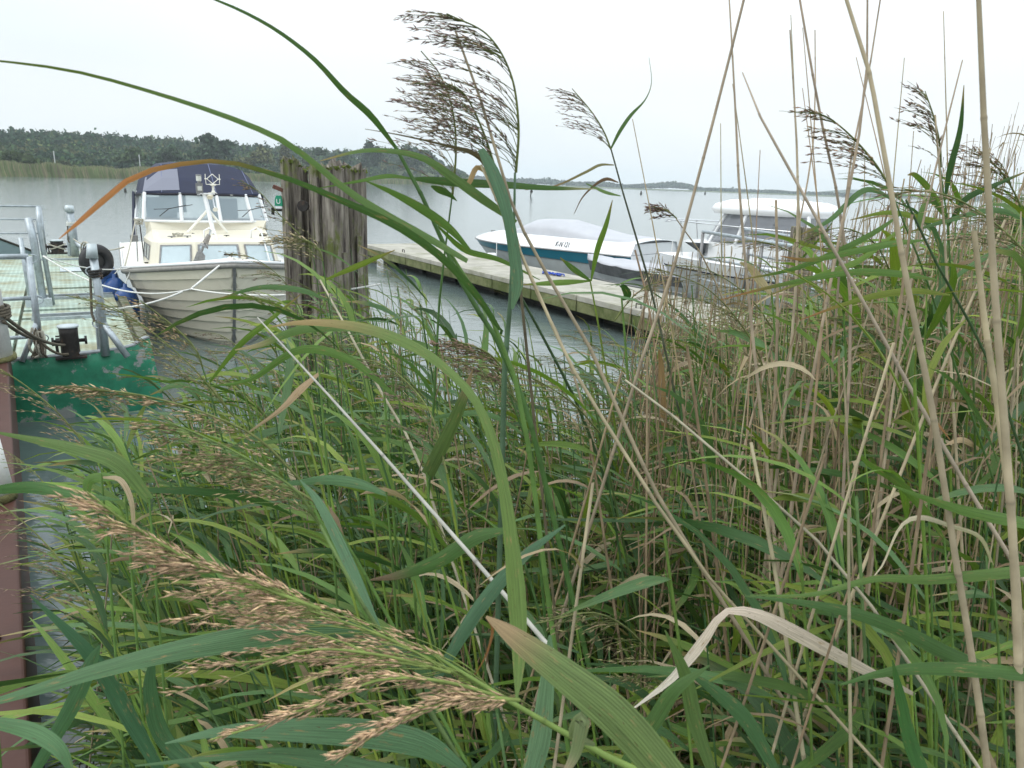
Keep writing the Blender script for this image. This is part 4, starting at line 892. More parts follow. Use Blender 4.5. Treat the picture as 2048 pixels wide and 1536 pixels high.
for i in range(7):
    n_ = 2 if i in (0, 6) else 1
    for k in range(n_):
        P_ = lambda u, v: np.array((*base[i], zdk+.24))*(1-u)*(1-v)+np.array((*base[i+1], zdk+.24))*u*(1-v)+np.array((*topb[i], zwt))*(1-u)*v+np.array((*topb[i+1], zwt))*u*v
        u0, u1 = k/n_+.03, (k+1)/n_-.03
        MB().add([P_(u0, .03), P_(u1, .03), P_(u1, .97), P_(u0, .97)], [(0, 1, 2, 3)]).build('window_pane', M_GLASSD, hbt)
for i in (1, 2, 5, 6, 0, 7): MB().tube([(*base[i], zdk+.24), (*topb[i], zwt)], .035, 6).build('window_pillar', M_WHITE, hbt)
rf_ = []
for f, z_, g_ in ((0, zwt-.02, .98), (.12, zwt+.06, 1.04), (.35, zwt+.16, .98), (.7, zwt+.24, .75), (1, ztop, .25)):
    cy = (yb_+yc)/2+.1; ring = []
    for a in np.linspace(0, 2*math.pi, 29):
        ca, sa = math.cos(a), math.sin(a)
        ring.append((.93*g_*math.copysign(abs(ca)**.55, ca), cy+((yc-yb_)/2+.15)*g_*math.copysign(abs(sa)**.6, sa), z_))
    rf_.append(ring)
MB().grid(rf_).build('hardtop', M_WHITE, hbt, smooth=True)
MB().box((0, (yb_+yc)/2+.1, ztop-.01), (.5, .9, .03)).build('roof_hatch', M_WHITE, hbt)
MB().tube([(.1, (yb_+yc)/2+.55, ztop-.02), (.1, (yb_+yc)/2+.55, ztop+.12)], .02, 6).build('antenna_stalk', M_HULLG, hbt); MB().lathe([(.03, 0), (.05, .02), (.05, .09), (.045, .1)], c=(.1, (yb_+yc)/2+.55, ztop+.12), n=12).build('antenna_dome', M_WHITE, hbt)
rz_ = zat(world_of(hbt, (0, 1.2, 0)), 443)
for s in (-1, 1):
    pts = [(s*.05, .12, rz_-.06)]+[(Sh(s, y, 1)[0]*.93, y, rz_-.02*y) for y in (.25, .6, 1.2, 2.0, 3.0, 3.9)]+[(Sh(s, 4.3, 1)[0]*.93, 4.3, zh)]
    MB().tube(pts, .014, 8).build('bow_rail', M_CHROME, hbt, smooth=True)
    for y in (.6, 1.6, 2.8): MB().tube([(Sh(s, y, 1)[0]*.93, y, rz_-.02*y), (Sh(s, y, 1)[0]*.95, y+.1, zh+.02)], .011, 6).build('rail_stanchion', M_CHROME, hbt)
ns2 = min((-1, 1), key=lambda s: np.hypot(*world_of(hbt, Sh(s, 3, 1))[:2]))
y1_ = min(np.linspace(2, LHb, 90), key=lambda y: abs(pix(world_of(hbt, Sh(ns2, y, .6)))[0]-1752))
rows = [[tuple(side_pt(Sh, ns2, y, tt, .008)) for y in np.linspace(y1_+ (0 if tt < .3 else .0), LHb-.02, 8)] for tt in (.22, .5, .78)]
MB().grid(rows).build('navy_panel', mat('navy_gelcoat', (.02, .03, .12), rough=.3, var=.1, bump=0), hbt)
y2_ = min(np.linspace(2, LHb, 90), key=lambda y: abs(pix(world_of(hbt, Sh(ns2, y, .6)))[0]-1736))
side_text(hbt, Sh, ns2, y2_, .55, 'S', .16, mat('navy_letter', (.02, .03, .12), var=0, bump=0), sx=1.0)
# channel markers
c = onz(1061, 393, 0); mk = thing('channel_marker', 'dark slanted channel stake with cross arms standing in the lake', 'marker', tuple(c), 0); z_ = zat(c, 371); sc_ = z_
MB().tube([(0, 0, 0), (sc_*.12, 0, sc_)], sc_*.06, 6).build('stake', M_DARK, mk); MB().box((sc_*.12, 0, sc_*.72), (sc_*.45, .1, sc_*.10)).build('cross_arm', M_DARK, mk); MB().box((sc_*.07, 0, sc_*.45), (sc_*.25, .1, sc_*.22)).build('board', M_DARK, mk)
for (x, y, yt, lab) in ((251, 384, 375, 'small dark buoy on the lake left of the navy canopy'), (1410, 389, 382, 'tiny dark buoy far out before the opposite shore'), (1282, 389, 381, 'thin stake far out on the lake, left of the tiny buoy')):
    c = onz(x, y, 0); z_ = max(.2, zat(c, yt)); t = thing('buoy', lab, 'buoy', tuple(c), 0); MB().lathe([(z_*.2, -.05), (z_*.3, z_*.1), (z_*.25, z_*.5), (z_*.05, z_)], n=8).build('float', M_DARK, t)

#@@SECTION3
# ================================================================ bank
def xshore(Y): return 1.55+.13*Y+.18*math.sin(Y*1.7)
rows = []
for Y_ in np.linspace(.2, 12.4, 42):
    r = []
    for f in np.linspace(0, 1, 40):
        X_ = xshore(Y_)-1.0+f*9; u = min(1, max(0, (X_-xshore(Y_)+.3)/1.6)); e = min(1, (12.4-Y_)/1.0)
        r.append((X_, Y_, -.25+(.55+.06*math.sin(X_*5+Y_*3)+.05*math.sin(X_*2.1-Y_*4))*u*u*(3-2*u)*e))
    rows.append(r)
MB().grid(rows).build('bank', mat('reed_litter_soil', (.13, .10, .06), rough=1, var=.5, scale=9, col2=(.06, .07, .025), lo=.5, hi=.6, bump=1, bscale=30), smooth=True)['kind'] = 'structure'
def gz(X_, Y_):
    u = np.clip((X_-(1.55+.13*Y_+.18*np.sin(Y_*1.7))+.3)/1.6, 0, 1); return np.maximum(0, -.25+.55*u*u*(3-2*u))

# ================================================================ reeds: batch builders
WIND = np.array([-1, .10, 0.0])
def leaves(nm, P0, D0, Ln, Wd, wind, grav, twist, col, tip, S=8, three=True, fold=.16, tips=.7, rnd=None, meshes=None):
    n = len(P0); p = P0.copy(); d = norm(D0); ds = (Ln/S)[:, None]
    side = np.cross(d, np.array([0, 0, 1.])); side = norm(side+1e-6); ps = []; sd = []; nr = []
    wdir = norm(WIND+rng.normal(size=(n, 3))*np.array([.25, .35, .12]))
    for k in range(S+1):
        ps.append(p.copy()); side = norm(side-(side*d).sum(1, keepdims=True)*d); nn = np.cross(side, d)
        sd.append(side.copy()); nr.append(nn.copy())
        d = norm(d+(wind[:, None]*wdir+grav[:, None]*np.array([0, 0, -1.]))*(.25+1.0*k/S)/S*2.0)
        a = twist[:, None]/S; side = norm(side*np.cos(a)+nn*np.sin(a)); p = p+d*ds
    ps = np.stack(ps, 1); sd = np.stack(sd, 1); nr = np.stack(nr, 1)
    v = np.linspace(0, 1, S+1); w = (.30+.70*np.clip(v/.28, 0, 1)**.8)*(1-v**2.0)**.85; w[-1] = .02
    hw = (Wd[:, None]*w[None])[..., None]/2
    cr_ = np.array([-1, 0, 1]) if three else np.array([-1, 1]); m_ = len(cr_)
    V = ps[:, :, None]+sd[:, :, None]*hw[:, :, None]*cr_[None, None, :, None]+nr[:, :, None]*(hw*fold*2)[:, :, None]*np.abs(cr_)[None, None, :, None]
    rn = rng.random(n) if rnd is None else rnd
    tf = np.clip((v-tips)/(1.001-tips), 0, 1)[None, :, None]
    C = col[:, None]*(1-tf)+tip[:, None]*tf; C = np.repeat(C[:, :, None], m_, 2)
    U = np.stack(np.broadcast_arrays((cr_*.5+.5)[None, None, :], (v[None, :]*Ln[:, None]*6)[:, :, None], rn[:, None, None]), -1)
    i = np.arange(S)[:, None]*m_+np.arange(m_-1)[None]; q = np.stack([i, i+1, i+m_+1, i+m_], -1).reshape(-1, 4)
    if meshes is not None:
        out_ = []
        for k in range(n):
            a = NM(); a.add(V[k], q, C[k].reshape(-1, 3), U[k]); out_.append(a)
        return out_
    F = (q[None]+(np.arange(n)*(S+1)*m_)[:, None, None]).reshape(-1, 4)
    nm.add(V.reshape(-1, 3), F, C.reshape(-1, 3), U.reshape(-1, 3))
def tubes(nm, paths, rad, cols, n=5, ringy=True):
    """paths (N,K,3), rad (N,K)"""
    N_, K, _ = paths.shape; t = norm(np.gradient(paths, axis=1)); a = norm(np.cross(t, np.array([0.03, 1., 0.02]))); b_ = np.cross(t, a)
    q = np.arange(n)*2*math.pi/n
    V = paths[:, :, None]+rad[:, :, None, None]*(a[:, :, None]*np.cos(q)[None, None, :, None]+b_[:, :, None]*np.sin(q)[None, None, :, None])
    i = np.arange(K-1)[:, None]*n; j = np.arange(n)[None]; F = np.stack([i+j, i+(j+1) % n, i+n+(j+1) % n, i+n+j], -1).reshape(-1, 4)
    F = (F[None]+(np.arange(N_)*K*n)[:, None, None]).reshape(-1, 4)
    C = np.repeat(cols[:, :, None], n, 2) if cols.ndim == 3 else np.repeat(np.repeat(cols[:, None, None], K, 1), n, 2)
    nm.add(V.reshape(-1, 3), F, C.reshape(-1, 3))
def spindles(nm, P, D, Ln, r, C):
    n = len(P); D = norm(D); a = norm(np.cross(D, rng.normal(size=(n, 3)))); b_ = np.cross(D, a); m_ = P+D*(Ln*.4)[:, None]
    V = np.stack([P]+[m_+r[:, None]*(a*math.cos(q)+b_*math.sin(q)) for q in (0, 2.09, 4.19)]+[P+D*Ln[:, None]], 1)
    f = np.array([(0, 1, 2), (0, 2, 3), (0, 3, 1), (4, 2, 1), (4, 3, 2), (4, 1, 3)]); F = (f[None]+(np.arange(n)*5)[:, None, None]).reshape(-1, 3)
    nm.add(V.reshape(-1, 3), F, np.repeat(C, 5, 0))
def panicle(axis, nb=34, bl=.13, spread=.5, col=(.16, .10, .08), green=(.13, .15, .05), sl=.011, sr=.0011, dens=95, lee=1.0, taper=.6, axr=.0012, jit=.24, inner=.18):
    """one seed plume: rachis along axis (world points), branches swept to leeward with spikelets"""
    nm = NM(); A = resample(np.array(axis, float), 40); t_ = norm(np.gradient(A, axis=0))
    tubes(nm, A[None], np.linspace(axr*1.5, axr*.6, 40)[None], np.array([green]), n=4)
    u = np.sort(rng.random(nb))**1.0*.93; k = (u*39).astype(int); P = A[k]; T = t_[k]
    rad = norm(np.cross(T, rng.normal(size=(nb, 3)))); Lb = bl*(1-taper*u)*(.6+.6*rng.random(nb)); K = 9
    d = norm(T*.9+rad*spread*(1-.5*u)[:, None]+WIND*lee*.35); path = [P]; p = P
    for s in range(K-1):
        d = norm(d+(WIND*lee*.16+np.array([0, 0, -.035]))+rng.normal(size=(nb, 3))*.05); p = p+d*(Lb/(K-1))[:, None]; path.append(p)
    path = np.stack(path, 1); tubes(nm, path, np.repeat(np.linspace(axr*.5, axr*.22, K)[None], nb, 0), np.tile(np.array(green)*1.1, (nb, 1)), n=3)
    ns_ = np.maximum(4, (Lb*dens).astype(int)); bi = np.repeat(np.arange(nb), ns_); f = inner+(1-inner)*rng.random(len(bi)); g_ = f*(K-1.001); i = g_.astype(int); g_ = (g_-i)[:, None]
    SP = path[bi, i]*(1-g_)+path[bi, i+1]*g_; SD = norm(path[bi, i+1]-path[bi, i])
    D_ = norm(SD+rng.normal(size=SD.shape)*jit); off = norm(rng.normal(size=SD.shape))*sr*1.5
    C = np.array(col)*(.6+.8*rng.random((len(bi), 1)))+np.array([.10, .09, .03])*(rng.random((len(bi), 1)) < .18)
    n_ = len(bi); spindles(nm, SP+off, D_, sl*(.6+.7*rng.random(n_)), sr*(.6+.8*rng.random(n_)), C)
    return nm
def resample(P, n):
    """smooth path through the points"""
    P = np.asarray(P, float); k = len(P)
    if k < 3: return np.stack([np.linspace(P[0][i], P[-1][i], n) for i in range(P.shape[1])], 1)
    Q = np.vstack([2*P[0]-P[1], P, 2*P[-1]-P[-2]]); s = np.r_[0, np.cumsum(np.linalg.norm(np.diff(P[:, :3], axis=0), axis=1))]; u = np.interp(np.linspace(0, s[-1], n), s, np.arange(k))
    i = np.minimum(u.astype(int), k-2); f = (u-i)[:, None]; a, b_, c, d = Q[i], Q[i+1], Q[i+2], Q[i+3]
    return .5*((2*b_)+(c-a)*f+(2*a-5*b_+4*c-d)*f*f+(3*b_-a-3*c+d)*f**3)
GREENS = np.array([(.080, .155, .034), (.125, .210, .038), (.045, .100, .034), (.165, .225, .038), (.090, .170, .065)])
TAN = np.array([(.37, .285, .17), (.30, .225, .14), (.42, .35, .23), (.25, .18, .11)])
def stem_path(B, top, bend, K=13):
    s = np.linspace(0, 1, K)[:, None]; B = np.asarray(B, float); top = np.asarray(top, float); return B*(1-s)+top*s+np.asarray(bend)*4*s*(1-s)*.5
def stem_mesh(path, r0, r1, col, n=6, node=.16, jc=.75):
    """cane with swollen, ringed joints"""
    P = resample(path, 12); L_ = np.r_[0, np.cumsum(np.linalg.norm(np.diff(P, axis=0), axis=1))]; tot = L_[-1]; js = np.arange(.06+.04*rng.random(), tot, node); js = js[:18]
    s = np.sort(np.concatenate([np.linspace(0, tot, 8), js-.004, js, js+.004])); s = np.clip(s, 0, tot); pts = np.stack([np.interp(s, L_, P[:, i]) for i in range(3)], 1)
    isj = np.min(np.abs(s[:, None]-js[None]), 1) < .001; r = (r0+(r1-r0)*s/tot)*np.where(isj, 1.18, 1.0)
    c = np.array(col)[None]*np.where(isj, jc, 1.0)[:, None]*(1+.12*np.sin(s*9+rng.random()*6))[:, None]
    nm = NM(); tubes(nm, pts[None]+np.arange(len(s))[None, :, None]*1e-6, r[None], c[None], n=n); return nm
PAN_SHARED = []
def shared_panicles():
    for k in range(10):
        h = .20+.10*rng.random(); dr = norm(np.array([-.35-.5*rng.random(), .25*rng.normal(), .9])); ax = [np.zeros(3), dr*h*.5, dr*h*.85+np.array([-.05, 0, 0]), dr*h+np.array([-.13, 0, -.015])]
        col = [(.17, .115, .085), (.26, .19, .12), (.22, .19, .10), (.30, .22, .15), (.19, .13, .10)][k % 5]
        PAN_SHARED.append(panicle(ax, nb=30, bl=.12, spread=.45, col=col, dens=110, sl=.011, sr=.0008).mesh('panicle', M_PAN))
shared_panicles()
COUNT = [0]
def build_reed(B, top, bend, r0, green, nl, label, group, name='reed', lw=.021, ll=.36, pan=None, dryf=.12, side_bias=None, wind=1.0, s0=.22):
    """one reed: stem, leaves and maybe a seed plume, each an object of its own"""
    COUNT[0] += 1
    t = thing(name, label, name, tuple(B), 0, group); off = np.array(B); path = stem_path(B, top, bend)
    if green: sc = GREENS[rng.integers(5)]*1.1+np.array([.03, .02, .0])*rng.random()
    else: sc = TAN[rng.integers(4)]*(.75+.4*rng.random())
    stem_mesh(path, r0, r0*.45, sc).build('stem', M_STEM, t, off)
    if nl:
        s = np.linspace(s0, .97, nl)+rng.normal(size=nl)*.02; s = np.clip(s, .05, .99)
        P0 = np.stack([np.interp(s, np.linspace(0, 1, len(path)), path[:, i]) for i in range(3)], 1)
        az = rng.random()*6.28+np.arange(nl)*math.pi+rng.normal(size=nl)*.5; el = np.radians(rng.uniform(20, 68, nl))
        h = norm(np.stack([np.cos(az), np.sin(az), 0*az], 1)*.75+WIND*wind*.8); D0 = h*np.cos(el)[:, None]+np.array([0, 0, 1.])*np.sin(el)[:, None]
        dry = rng.random(nl) < (dryf if green else .9)
        col = GREENS[rng.integers(5, size=nl)]*(.75+.5*rng.random((nl, 1))); tip = col*1.1+np.array([.05, .03, 0])
        col[dry] = TAN[rng.integers(4, size=dry.sum())]*.9; k_ = rng.random(nl) < .3; tip[k_] = (.34, .24, .11); tip[dry] = col[dry]*.8
        Ln = ll*(.6+.6*rng.random(nl))*(1-.25*s)*np.where(dry, .65, 1); Wd = lw*(.6+.6*rng.random(nl))*np.where(dry, .7, 1)
        mm = leaves(None, P0, D0, Ln, Wd, wind*rng.uniform(.3, 1.3, nl), rng.uniform(.25, .95, nl)+dry*.8, rng.normal(size=nl)*1.1, col, tip, S=8, tips=.62+.2*rng.random(), meshes=True)
        for k, a in enumerate(mm): a.build('leaf', M_DRY if dry[k] else M_LEAF, t, off)
    if pan is not None:
        p = link(bpy.data.objects.new('panicle', PAN_SHARED[pan])); p.parent = t; p.location = tuple(path[-1]-off); p.rotation_euler = (rng.normal()*.12, rng.normal()*.15, rng.normal()*.25); k = .8+.4*rng.random(); p.scale = (k, k, k)
    return t
# ---------------------------------------------------------------- hero reeds
def pts3(pts, Y0, Y1=None):
    Y1 = Y0 if Y1 is None else Y1; n = len(pts); return np.array([ony(x, y, Y0+(Y1-Y0)*i/max(1, n-1)) for i, (x, y) in enumerate(pts)])
def wpx(P, w): return np.array([float((p-CAM)@Fv)*a/FPX for p, a in zip(P, w)])
def hleaf(t, pts, w, Y0, Y1, col, tip=None, tips=.75, roll=.25, fold=.14, m_=None, n=22, name='leaf'):
    P = pts3(pts, Y0, Y1); W_ = wpx(P, w)*(.66 if min(Y0, Y1) > .75 or len(pts) >= 9 and Y0 > .8 else .85); Q = resample(np.c_[P, W_], n); P, W_ = Q[:, :3], np.maximum(Q[:, 3], .0004)
    T = norm(np.gradient(P, axis=0)); view = norm(P-CAM); sd = norm(np.cross(T, view)); nr = np.cross(sd, T)
    a = roll*np.sin(np.linspace(.3, 3.5, n)+len(pts)); sd2 = sd*np.cos(a)[:, None]+nr*np.sin(a)[:, None]; nr2 = np.cross(sd2, T)
    hw = (W_/2/np.cos(a))[:, None]; V = np.stack([P-sd2*hw+nr2*hw*fold, P-sd2*hw*.5+nr2*hw*fold*.4, P, P+sd2*hw*.5+nr2*hw*fold*.4, P+sd2*hw+nr2*hw*fold], 1)
    v = np.linspace(0, 1, n); tip = col if tip is None else tip; tf = np.clip((v-tips)/(1.001-tips)*1.6, 0, 1)[:, None]; C = np.array(col)*(1-tf)+np.array(tip)*tf; C = np.repeat(C[:, None], 5, 1)
    L_ = float(np.linalg.norm(np.diff(P, axis=0), axis=1).sum()); U = np.stack(np.broadcast_arrays(np.linspace(0, 1, 5)[None], (v*L_*6)[:, None], np.float64(rng.random())), -1)
    i = np.arange(n-1)[:, None]*5+np.arange(4)[None]; q = np.stack([i, i+1, i+6, i+5], -1).reshape(-1, 4)
    nm = NM(); nm.add(V, q, C.reshape(-1, 3), U); return nm.build(name, m_ or M_LEAF, t, np.array(t.location))
def hstem(label, pts, w, Y0, Y1=None, col=(.40, .35, .26), name='dead_reed', group=None, jc=.72, ext=True):
    """pts from the top down in picture rows; runs on to the ground"""
    P = pts3(pts, Y0, Y1); w = np.interp(np.linspace(0, 1, len(pts)), np.linspace(0, 1, len(w)), w); r = wpx(P, w)*.37; col = tuple(np.array(col)*(np.array([.84, .81, .68]) if col[0] > .25 and jc > .6 else 1))
    if ext:
        d = norm(P[-1]-P[-2]); e = P[-1].copy(); g_ = float(gz(e[0], e[1]))
        if d[2] > -.5: d = norm(d*[1, 1, 0]*.5+[0, 0, -1])
        k = max(0.02, (e[2]-g_+.03)/-d[2]); P = np.vstack([P]+[e+d*k*q_ for q_ in (.06, .15, .3, .6, 1)]); r = np.r_[r, [r[-1]*1.03]*5]
    B = P[-1]; t = thing(name, label, 'reed' if name == 'reed' else 'dead reed', (float(B[0]), float(B[1]), float(B[2])), 0, group)
    Q = resample(np.c_[P, r], 40); L_ = np.r_[0, np.cumsum(np.linalg.norm(np.diff(Q[:, :3], axis=0), axis=1))]; js = np.arange(.05+.08*rng.random(), L_[-1], .17)
    s = np.sort(np.concatenate([np.linspace(0, L_[-1], 30), js-.003, js, js+.003])); s = np.clip(s, 0, L_[-1]); M4 = np.stack([np.interp(s, L_, Q[:, i]) for i in range(4)], 1)
    isj = np.min(np.abs(s[:, None]-js[None]), 1) < .001
    nm = NM(); c = np.array(col)[None]*np.where(isj, jc, 1.)[:, None]*(1+.12*np.sin(s*7+rng.random()*6))[:, None]
    tubes(nm, (M4[:, :3]+np.arange(len(s))[:, None]*1e-6)[None], (M4[:, 3]*np.where(isj, 1.15, 1))[None], c[None], n=8)
    nm.build('stem', M_STEM, t, np.array(t.location)); COUNT[0] += 1; return t
def ww(*w, n=5):
    w = list(w); return tuple(w) if len(w) == n else tuple(np.interp(np.linspace(0, 1, n), np.linspace(0, 1, len(w)), w))
def hpan(t, pts, Y0, Y1=None, **k): return panicle(pts3(pts, Y0, Y1), **k).build('panicle', M_PAN, t, np.array(t.location))
G1 = (.060, .125, .032); G2 = (.105, .19, .045); G3 = (.13, .21, .075); G4 = (.16, .20, .035); DK = (.03, .06, .02); BR = (.33, .17, .07); TN = (.42, .33, .22); WH = (.60, .58, .52)
PURP = (.24, .165, .145)
t = hstem('tall dark green reed whose top leaf arches up out of the picture', [(790, 292), (825, 355), (872, 450), (918, 560), (965, 640), (1012, 705), (1062, 850), (1110, 1050)], (9, 12, 13, 14, 14), .95, col=G1, name='reed')
hleaf(t, [(792, 296), (742, 232), (690, 185), (630, 120), (560, 65), (490, 25), (420, -5), (360, -30)], (10, 20, 18, 14, 11, 9, 6, 3), .95, .8, G1)
hleaf(t, [(822, 357), (860, 360), (920, 365), (1000, 369), (1100, 376), (1195, 378)], (6, 20, 26, 22, 14, 2), .95, 1.1, G1, (.30, .28, .16), .8)
hleaf(t, [(822, 357), (775, 352), (720, 362), (640, 376)], (6, 13, 9, 2), .95, .9, G2)
hleaf(t, [(862, 372), (880, 380), (900, 390), (914, 402)], (5, 22, 15, 2), .95, 1.0, G1)
hleaf(t, [(940, 500), (900, 458), (850, 422), (790, 388), (732, 362)], (8, 24, 28, 18, 3), .95, .85, G2)
hleaf(t, [(875, 452), (930, 500), (1000, 520), (1080, 560)], (6, 18, 14, 2), .95, 1.1, G2)
t = hstem('green reed bearing two very long blades that cross the view to the left', [(900, 505), (960, 600), (1003, 665), (1050, 850), (1090, 1150)], (8, 11, 13, 14), .85, col=G2, name='reed')
hleaf(t, [(935, 522), (860, 478), (790, 440), (700, 385), (620, 320), (560, 278), (450, 232), (300, 183), (150, 143), (0, 122), (-120, 112)], (14, 22, 24, 21, 18, 18, 15, 11, 9, 6, 2), .85, .62, G3, (.10, .14, .03), .6)
hleaf(t, [(1000, 660), (960, 600), (900, 530), (830, 475), (760, 435), (680, 400), (600, 366), (520, 340), (440, 322), (340, 332), (260, 358), (180, 425), (118, 478)], (10, 20, 24, 24, 22, 20, 16, 14, 12, 14, 16, 16, 2), .85, .62, G1, (.42, .17, .06), .60)
t = hstem('green reed in the centre carrying the tallest swept seed plume and a broad hanging blade', [(1030, 345), (1028, 450), (1024, 560), (1018, 640), (1010, 720), (1005, 900)], (6, 8, 12, 15, 15), .98, col=(.075, .13, .07), name='reed')
hleaf(t, [(962, 298), (985, 340), (1005, 392), (1020, 450), (1030, 520), (1034, 570), (1024, 618)], (20, 38, 38, 34, 36, 36, 8), .95, .9, (.075, .15, .08), (.07, .14, .07), roll=.5)
hleaf(t, [(1032, 445), (960, 395), (905, 355), (850, 318), (790, 303), (720, 302), (640, 322)], (14, 28, 26, 20, 15, 11, 2), .97, .9, G3, (.30, .23, .10), .85)
hleaf(t, [(1000, 400), (978, 335), (945, 306), (880, 288), (800, 270), (730, 258)], (30, 26, 14, 7, 4, 1.5), .98, .95, (.10, .08, .045), (.12, .10, .06))
hleaf(t, [(990, 360), (955, 335), (930, 372), (880, 330), (842, 316)], (10, 16, 14, 10, 3), 1.0, .95, (.36, .24, .12))
hpan(t, [(1032, 345), (1037, 250), (1022, 150), (975, 70), (893, 27)], 1.0, .95, nb=62, bl=.165, spread=.42, col=PURP, dens=120, sl=.010, sr=.00085, lee=1.25)
t = hstem('thin green reed behind the tall plume with a second swept plume', [(905, 385), (893, 480), (880, 580), (870, 760)], (4, 6, 7), 1.15, col=G1, name='reed')
hpan(t, [(905, 390), (912, 300), (905, 220), (880, 150), (842, 102)], 1.15, 1.1, nb=42, bl=.125, spread=.4, col=PURP, dens=110, sl=.010, sr=.00085, lee=1.2)
t = hstem('reed with third dense plume, drooping low beside the wooden piles', [(985, 330), (1012, 420), (1030, 480), (1045, 620)], (5, 6, 8), 1.05, col=(.12, .10, .06), name='reed')
hpan(t, [(990, 335), (965, 260), (930, 190), (890, 165)], 1.05, 1.0, nb=48, bl=.125, spread=.55, col=(.22, .165, .13), dens=120, sl=.010, sr=.0009, lee=1.2)
hstem('broken tan cane rising through the tall plume to a bare tip', [(911, 62), (945, 150), (985, 270), (1012, 390), (1100, 560), (1180, 690), (1240, 830), (1320, 1000), (1400, 1130)], (6, 8, 10, 11), 1.0, .9, col=(.33, .28, .22))
hstem('tan cane slanting from the plume down towards the bottom right', [(962, 330), (1040, 500), (1120, 690), (1190, 812), (1260, 920), (1370, 1100), (1550, 1300)], (7, 9, 10, 9), .95, .8)
hstem('dark green cane slanting through the open water gap', [(1040, 590), (1100, 700), (1160, 820), (1200, 930), (1240, 1050)], (7, 8, 8), 1.5, col=DK, name='reed')
hstem('white bleached cane slanting across the middle of the reed bed', [(515, 635), (620, 750), (700, 836), (800, 950), (900, 1062), (1000, 1180), (1080, 1285), (1160, 1350), (1300, 1500)], (4, 7, 10, 12, 14, 15), .95, .62, col=(.42, .41, .36), jc=.5)
hstem('pale grey cane leaning just behind the white bleached one', [(640, 560), (690, 650), (760, 780), (830, 900), (880, 1050)], (5, 7, 8), 1.5, 1.3, col=(.5, .47, .4))
t = hstem('reed at the bottom with a long blade arching high and left over the bed', [(870, 1312), (1000, 1392), (1150, 1478), (1300, 1560), (1450, 1640)], (9, 14, 20, 24), .55, .5, col=(.13, .19, .045), name='reed')
hleaf(t, [(1033, 1398), (1037, 1340), (1037, 1270), (1032, 1180), (1022, 1080), (1008, 980), (985, 880), (950, 800), (900, 745), (840, 700), (760, 665), (680, 648), (600, 645), (540, 654)], (5, 26, 38, 44, 34, 28, 24, 20, 20, 24, 26, 20, 12, 2), .55, .75, (.12, .185, .05), (.30, .22, .10), .72, n=34)
hleaf(t, [(1420, 1660), (1330, 1545), (1230, 1432), (1130, 1350), (1050, 1290), (1005, 1256), (972, 1233)], (70, 84, 90, 74, 54, 32, 6), .42, .48, (.115, .165, .055), (.24, .17, .09), .72, n=28, roll=.15)
hleaf(t, [(975, 1236), (985, 1262), (972, 1310), (950, 1350)], (6, 7, 4, 1.5), .48, .48, (.22, .10, .04))
hleaf(t, [(1190, 1490), (1150, 1470), (1165, 1440), (1150, 1510), (1120, 1560)], (8, 30, 36, 26, 6), .45, .43, (.16, .20, .09), (.3, .24, .16))
hleaf(t, [(1060, 1560), (1080, 1480), (1090, 1400), (1098, 1320), (1100, 1270)], (44, 50, 40, 26, 6), .6, .62, (.13, .22, .12))
HP = dict(col=(.47, .32, .20), green=(.17, .22, .06), sl=.011, sr=.00072, jit=.18)
hpan(t, [(1010, 1396), (870, 1325), (760, 1270), (640, 1228), (520, 1190)], .55, .52, nb=42, bl=.165, spread=.85, inner=.42, dens=250, lee=1.3, taper=.5, **HP)
hpan(t, [(640, 1218), (500, 1165), (390, 1125), (310, 1080), (240, 1035), (175, 985)], .52, .48, nb=70, bl=.052, spread=.5, dens=420, lee=.55, taper=.45, **HP)
hpan(t, [(900, 1345), (760, 1310), (620, 1300), (500, 1340)], .52, .48, nb=18, bl=.11, spread=.7, inner=.4, dens=240, lee=1.2, taper=.3, **HP)
hpan(t, [(1010, 1396), (880, 1362), (760, 1360), (640, 1408), (520, 1450), (420, 1480)], .5, .46, nb=60, bl=.030, spread=.22, dens=400, lee=.5, taper=.3, **HP)
hpan(t, [(1040, 1400), (930, 1396), (830, 1430), (750, 1470), (680, 1520)], .46, .44, nb=60, bl=.028, spread=.25, dens=400, lee=.5, taper=.3, **HP)
t = hstem('reed at bottom left with three broad pale blades reaching to the frame edge', [(640, 1050), (680, 1140), (760, 1260), (850, 1400), (940, 1560)], (8, 10, 12, 14), .62, .58, col=(.12, .18, .06), name='reed')
hleaf(t, [(792, 1290), (700, 1262), (600, 1260), (500, 1275), (350, 1302), (200, 1340), (80, 1377), (-40, 1412)], (10, 42, 56, 58, 46, 36, 26, 12), .62, .5, (.085, .165, .075), n=28, roll=.2)
hleaf(t, [(930, 1540), (850, 1492), (750, 1470), (650, 1462), (520, 1460), (430, 1465), (330, 1487)], (18, 56, 62, 58, 40, 22, 3), .58, .5, (.10, .19, .095), n=26, roll=.2)
hleaf(t, [(900, 1570), (760, 1545), (600, 1515), (480, 1512), (270, 1532)], (30, 45, 40, 20, 3), .58, .5, (.09, .17, .08), n=22)
hleaf(t, [(760, 1262), (700, 1130), (640, 1010), (600, 960)], (10, 26, 20, 3), .62, .75, (.08, .16, .08))
hleaf(t, [(850, 1400), (950, 1230), (1040, 1120), (1130, 1050)], (12, 34, 26, 4), .6, .75, (.055, .12, .06))
hleaf(t, [(870, 1430), (840, 1330), (740, 1290), (650, 1270)], (12, 34, 26, 4), .6, .55, (.08, .15, .07))
hpan(t, [(640, 1050), (590, 980), (500, 920), (400, 870), (300, 830)], .72, .66, nb=42, bl=.11, spread=.3, col=(.30, .22, .13), green=(.14, .2, .06), sl=.010, sr=.0010, dens=100, lee=1.4)
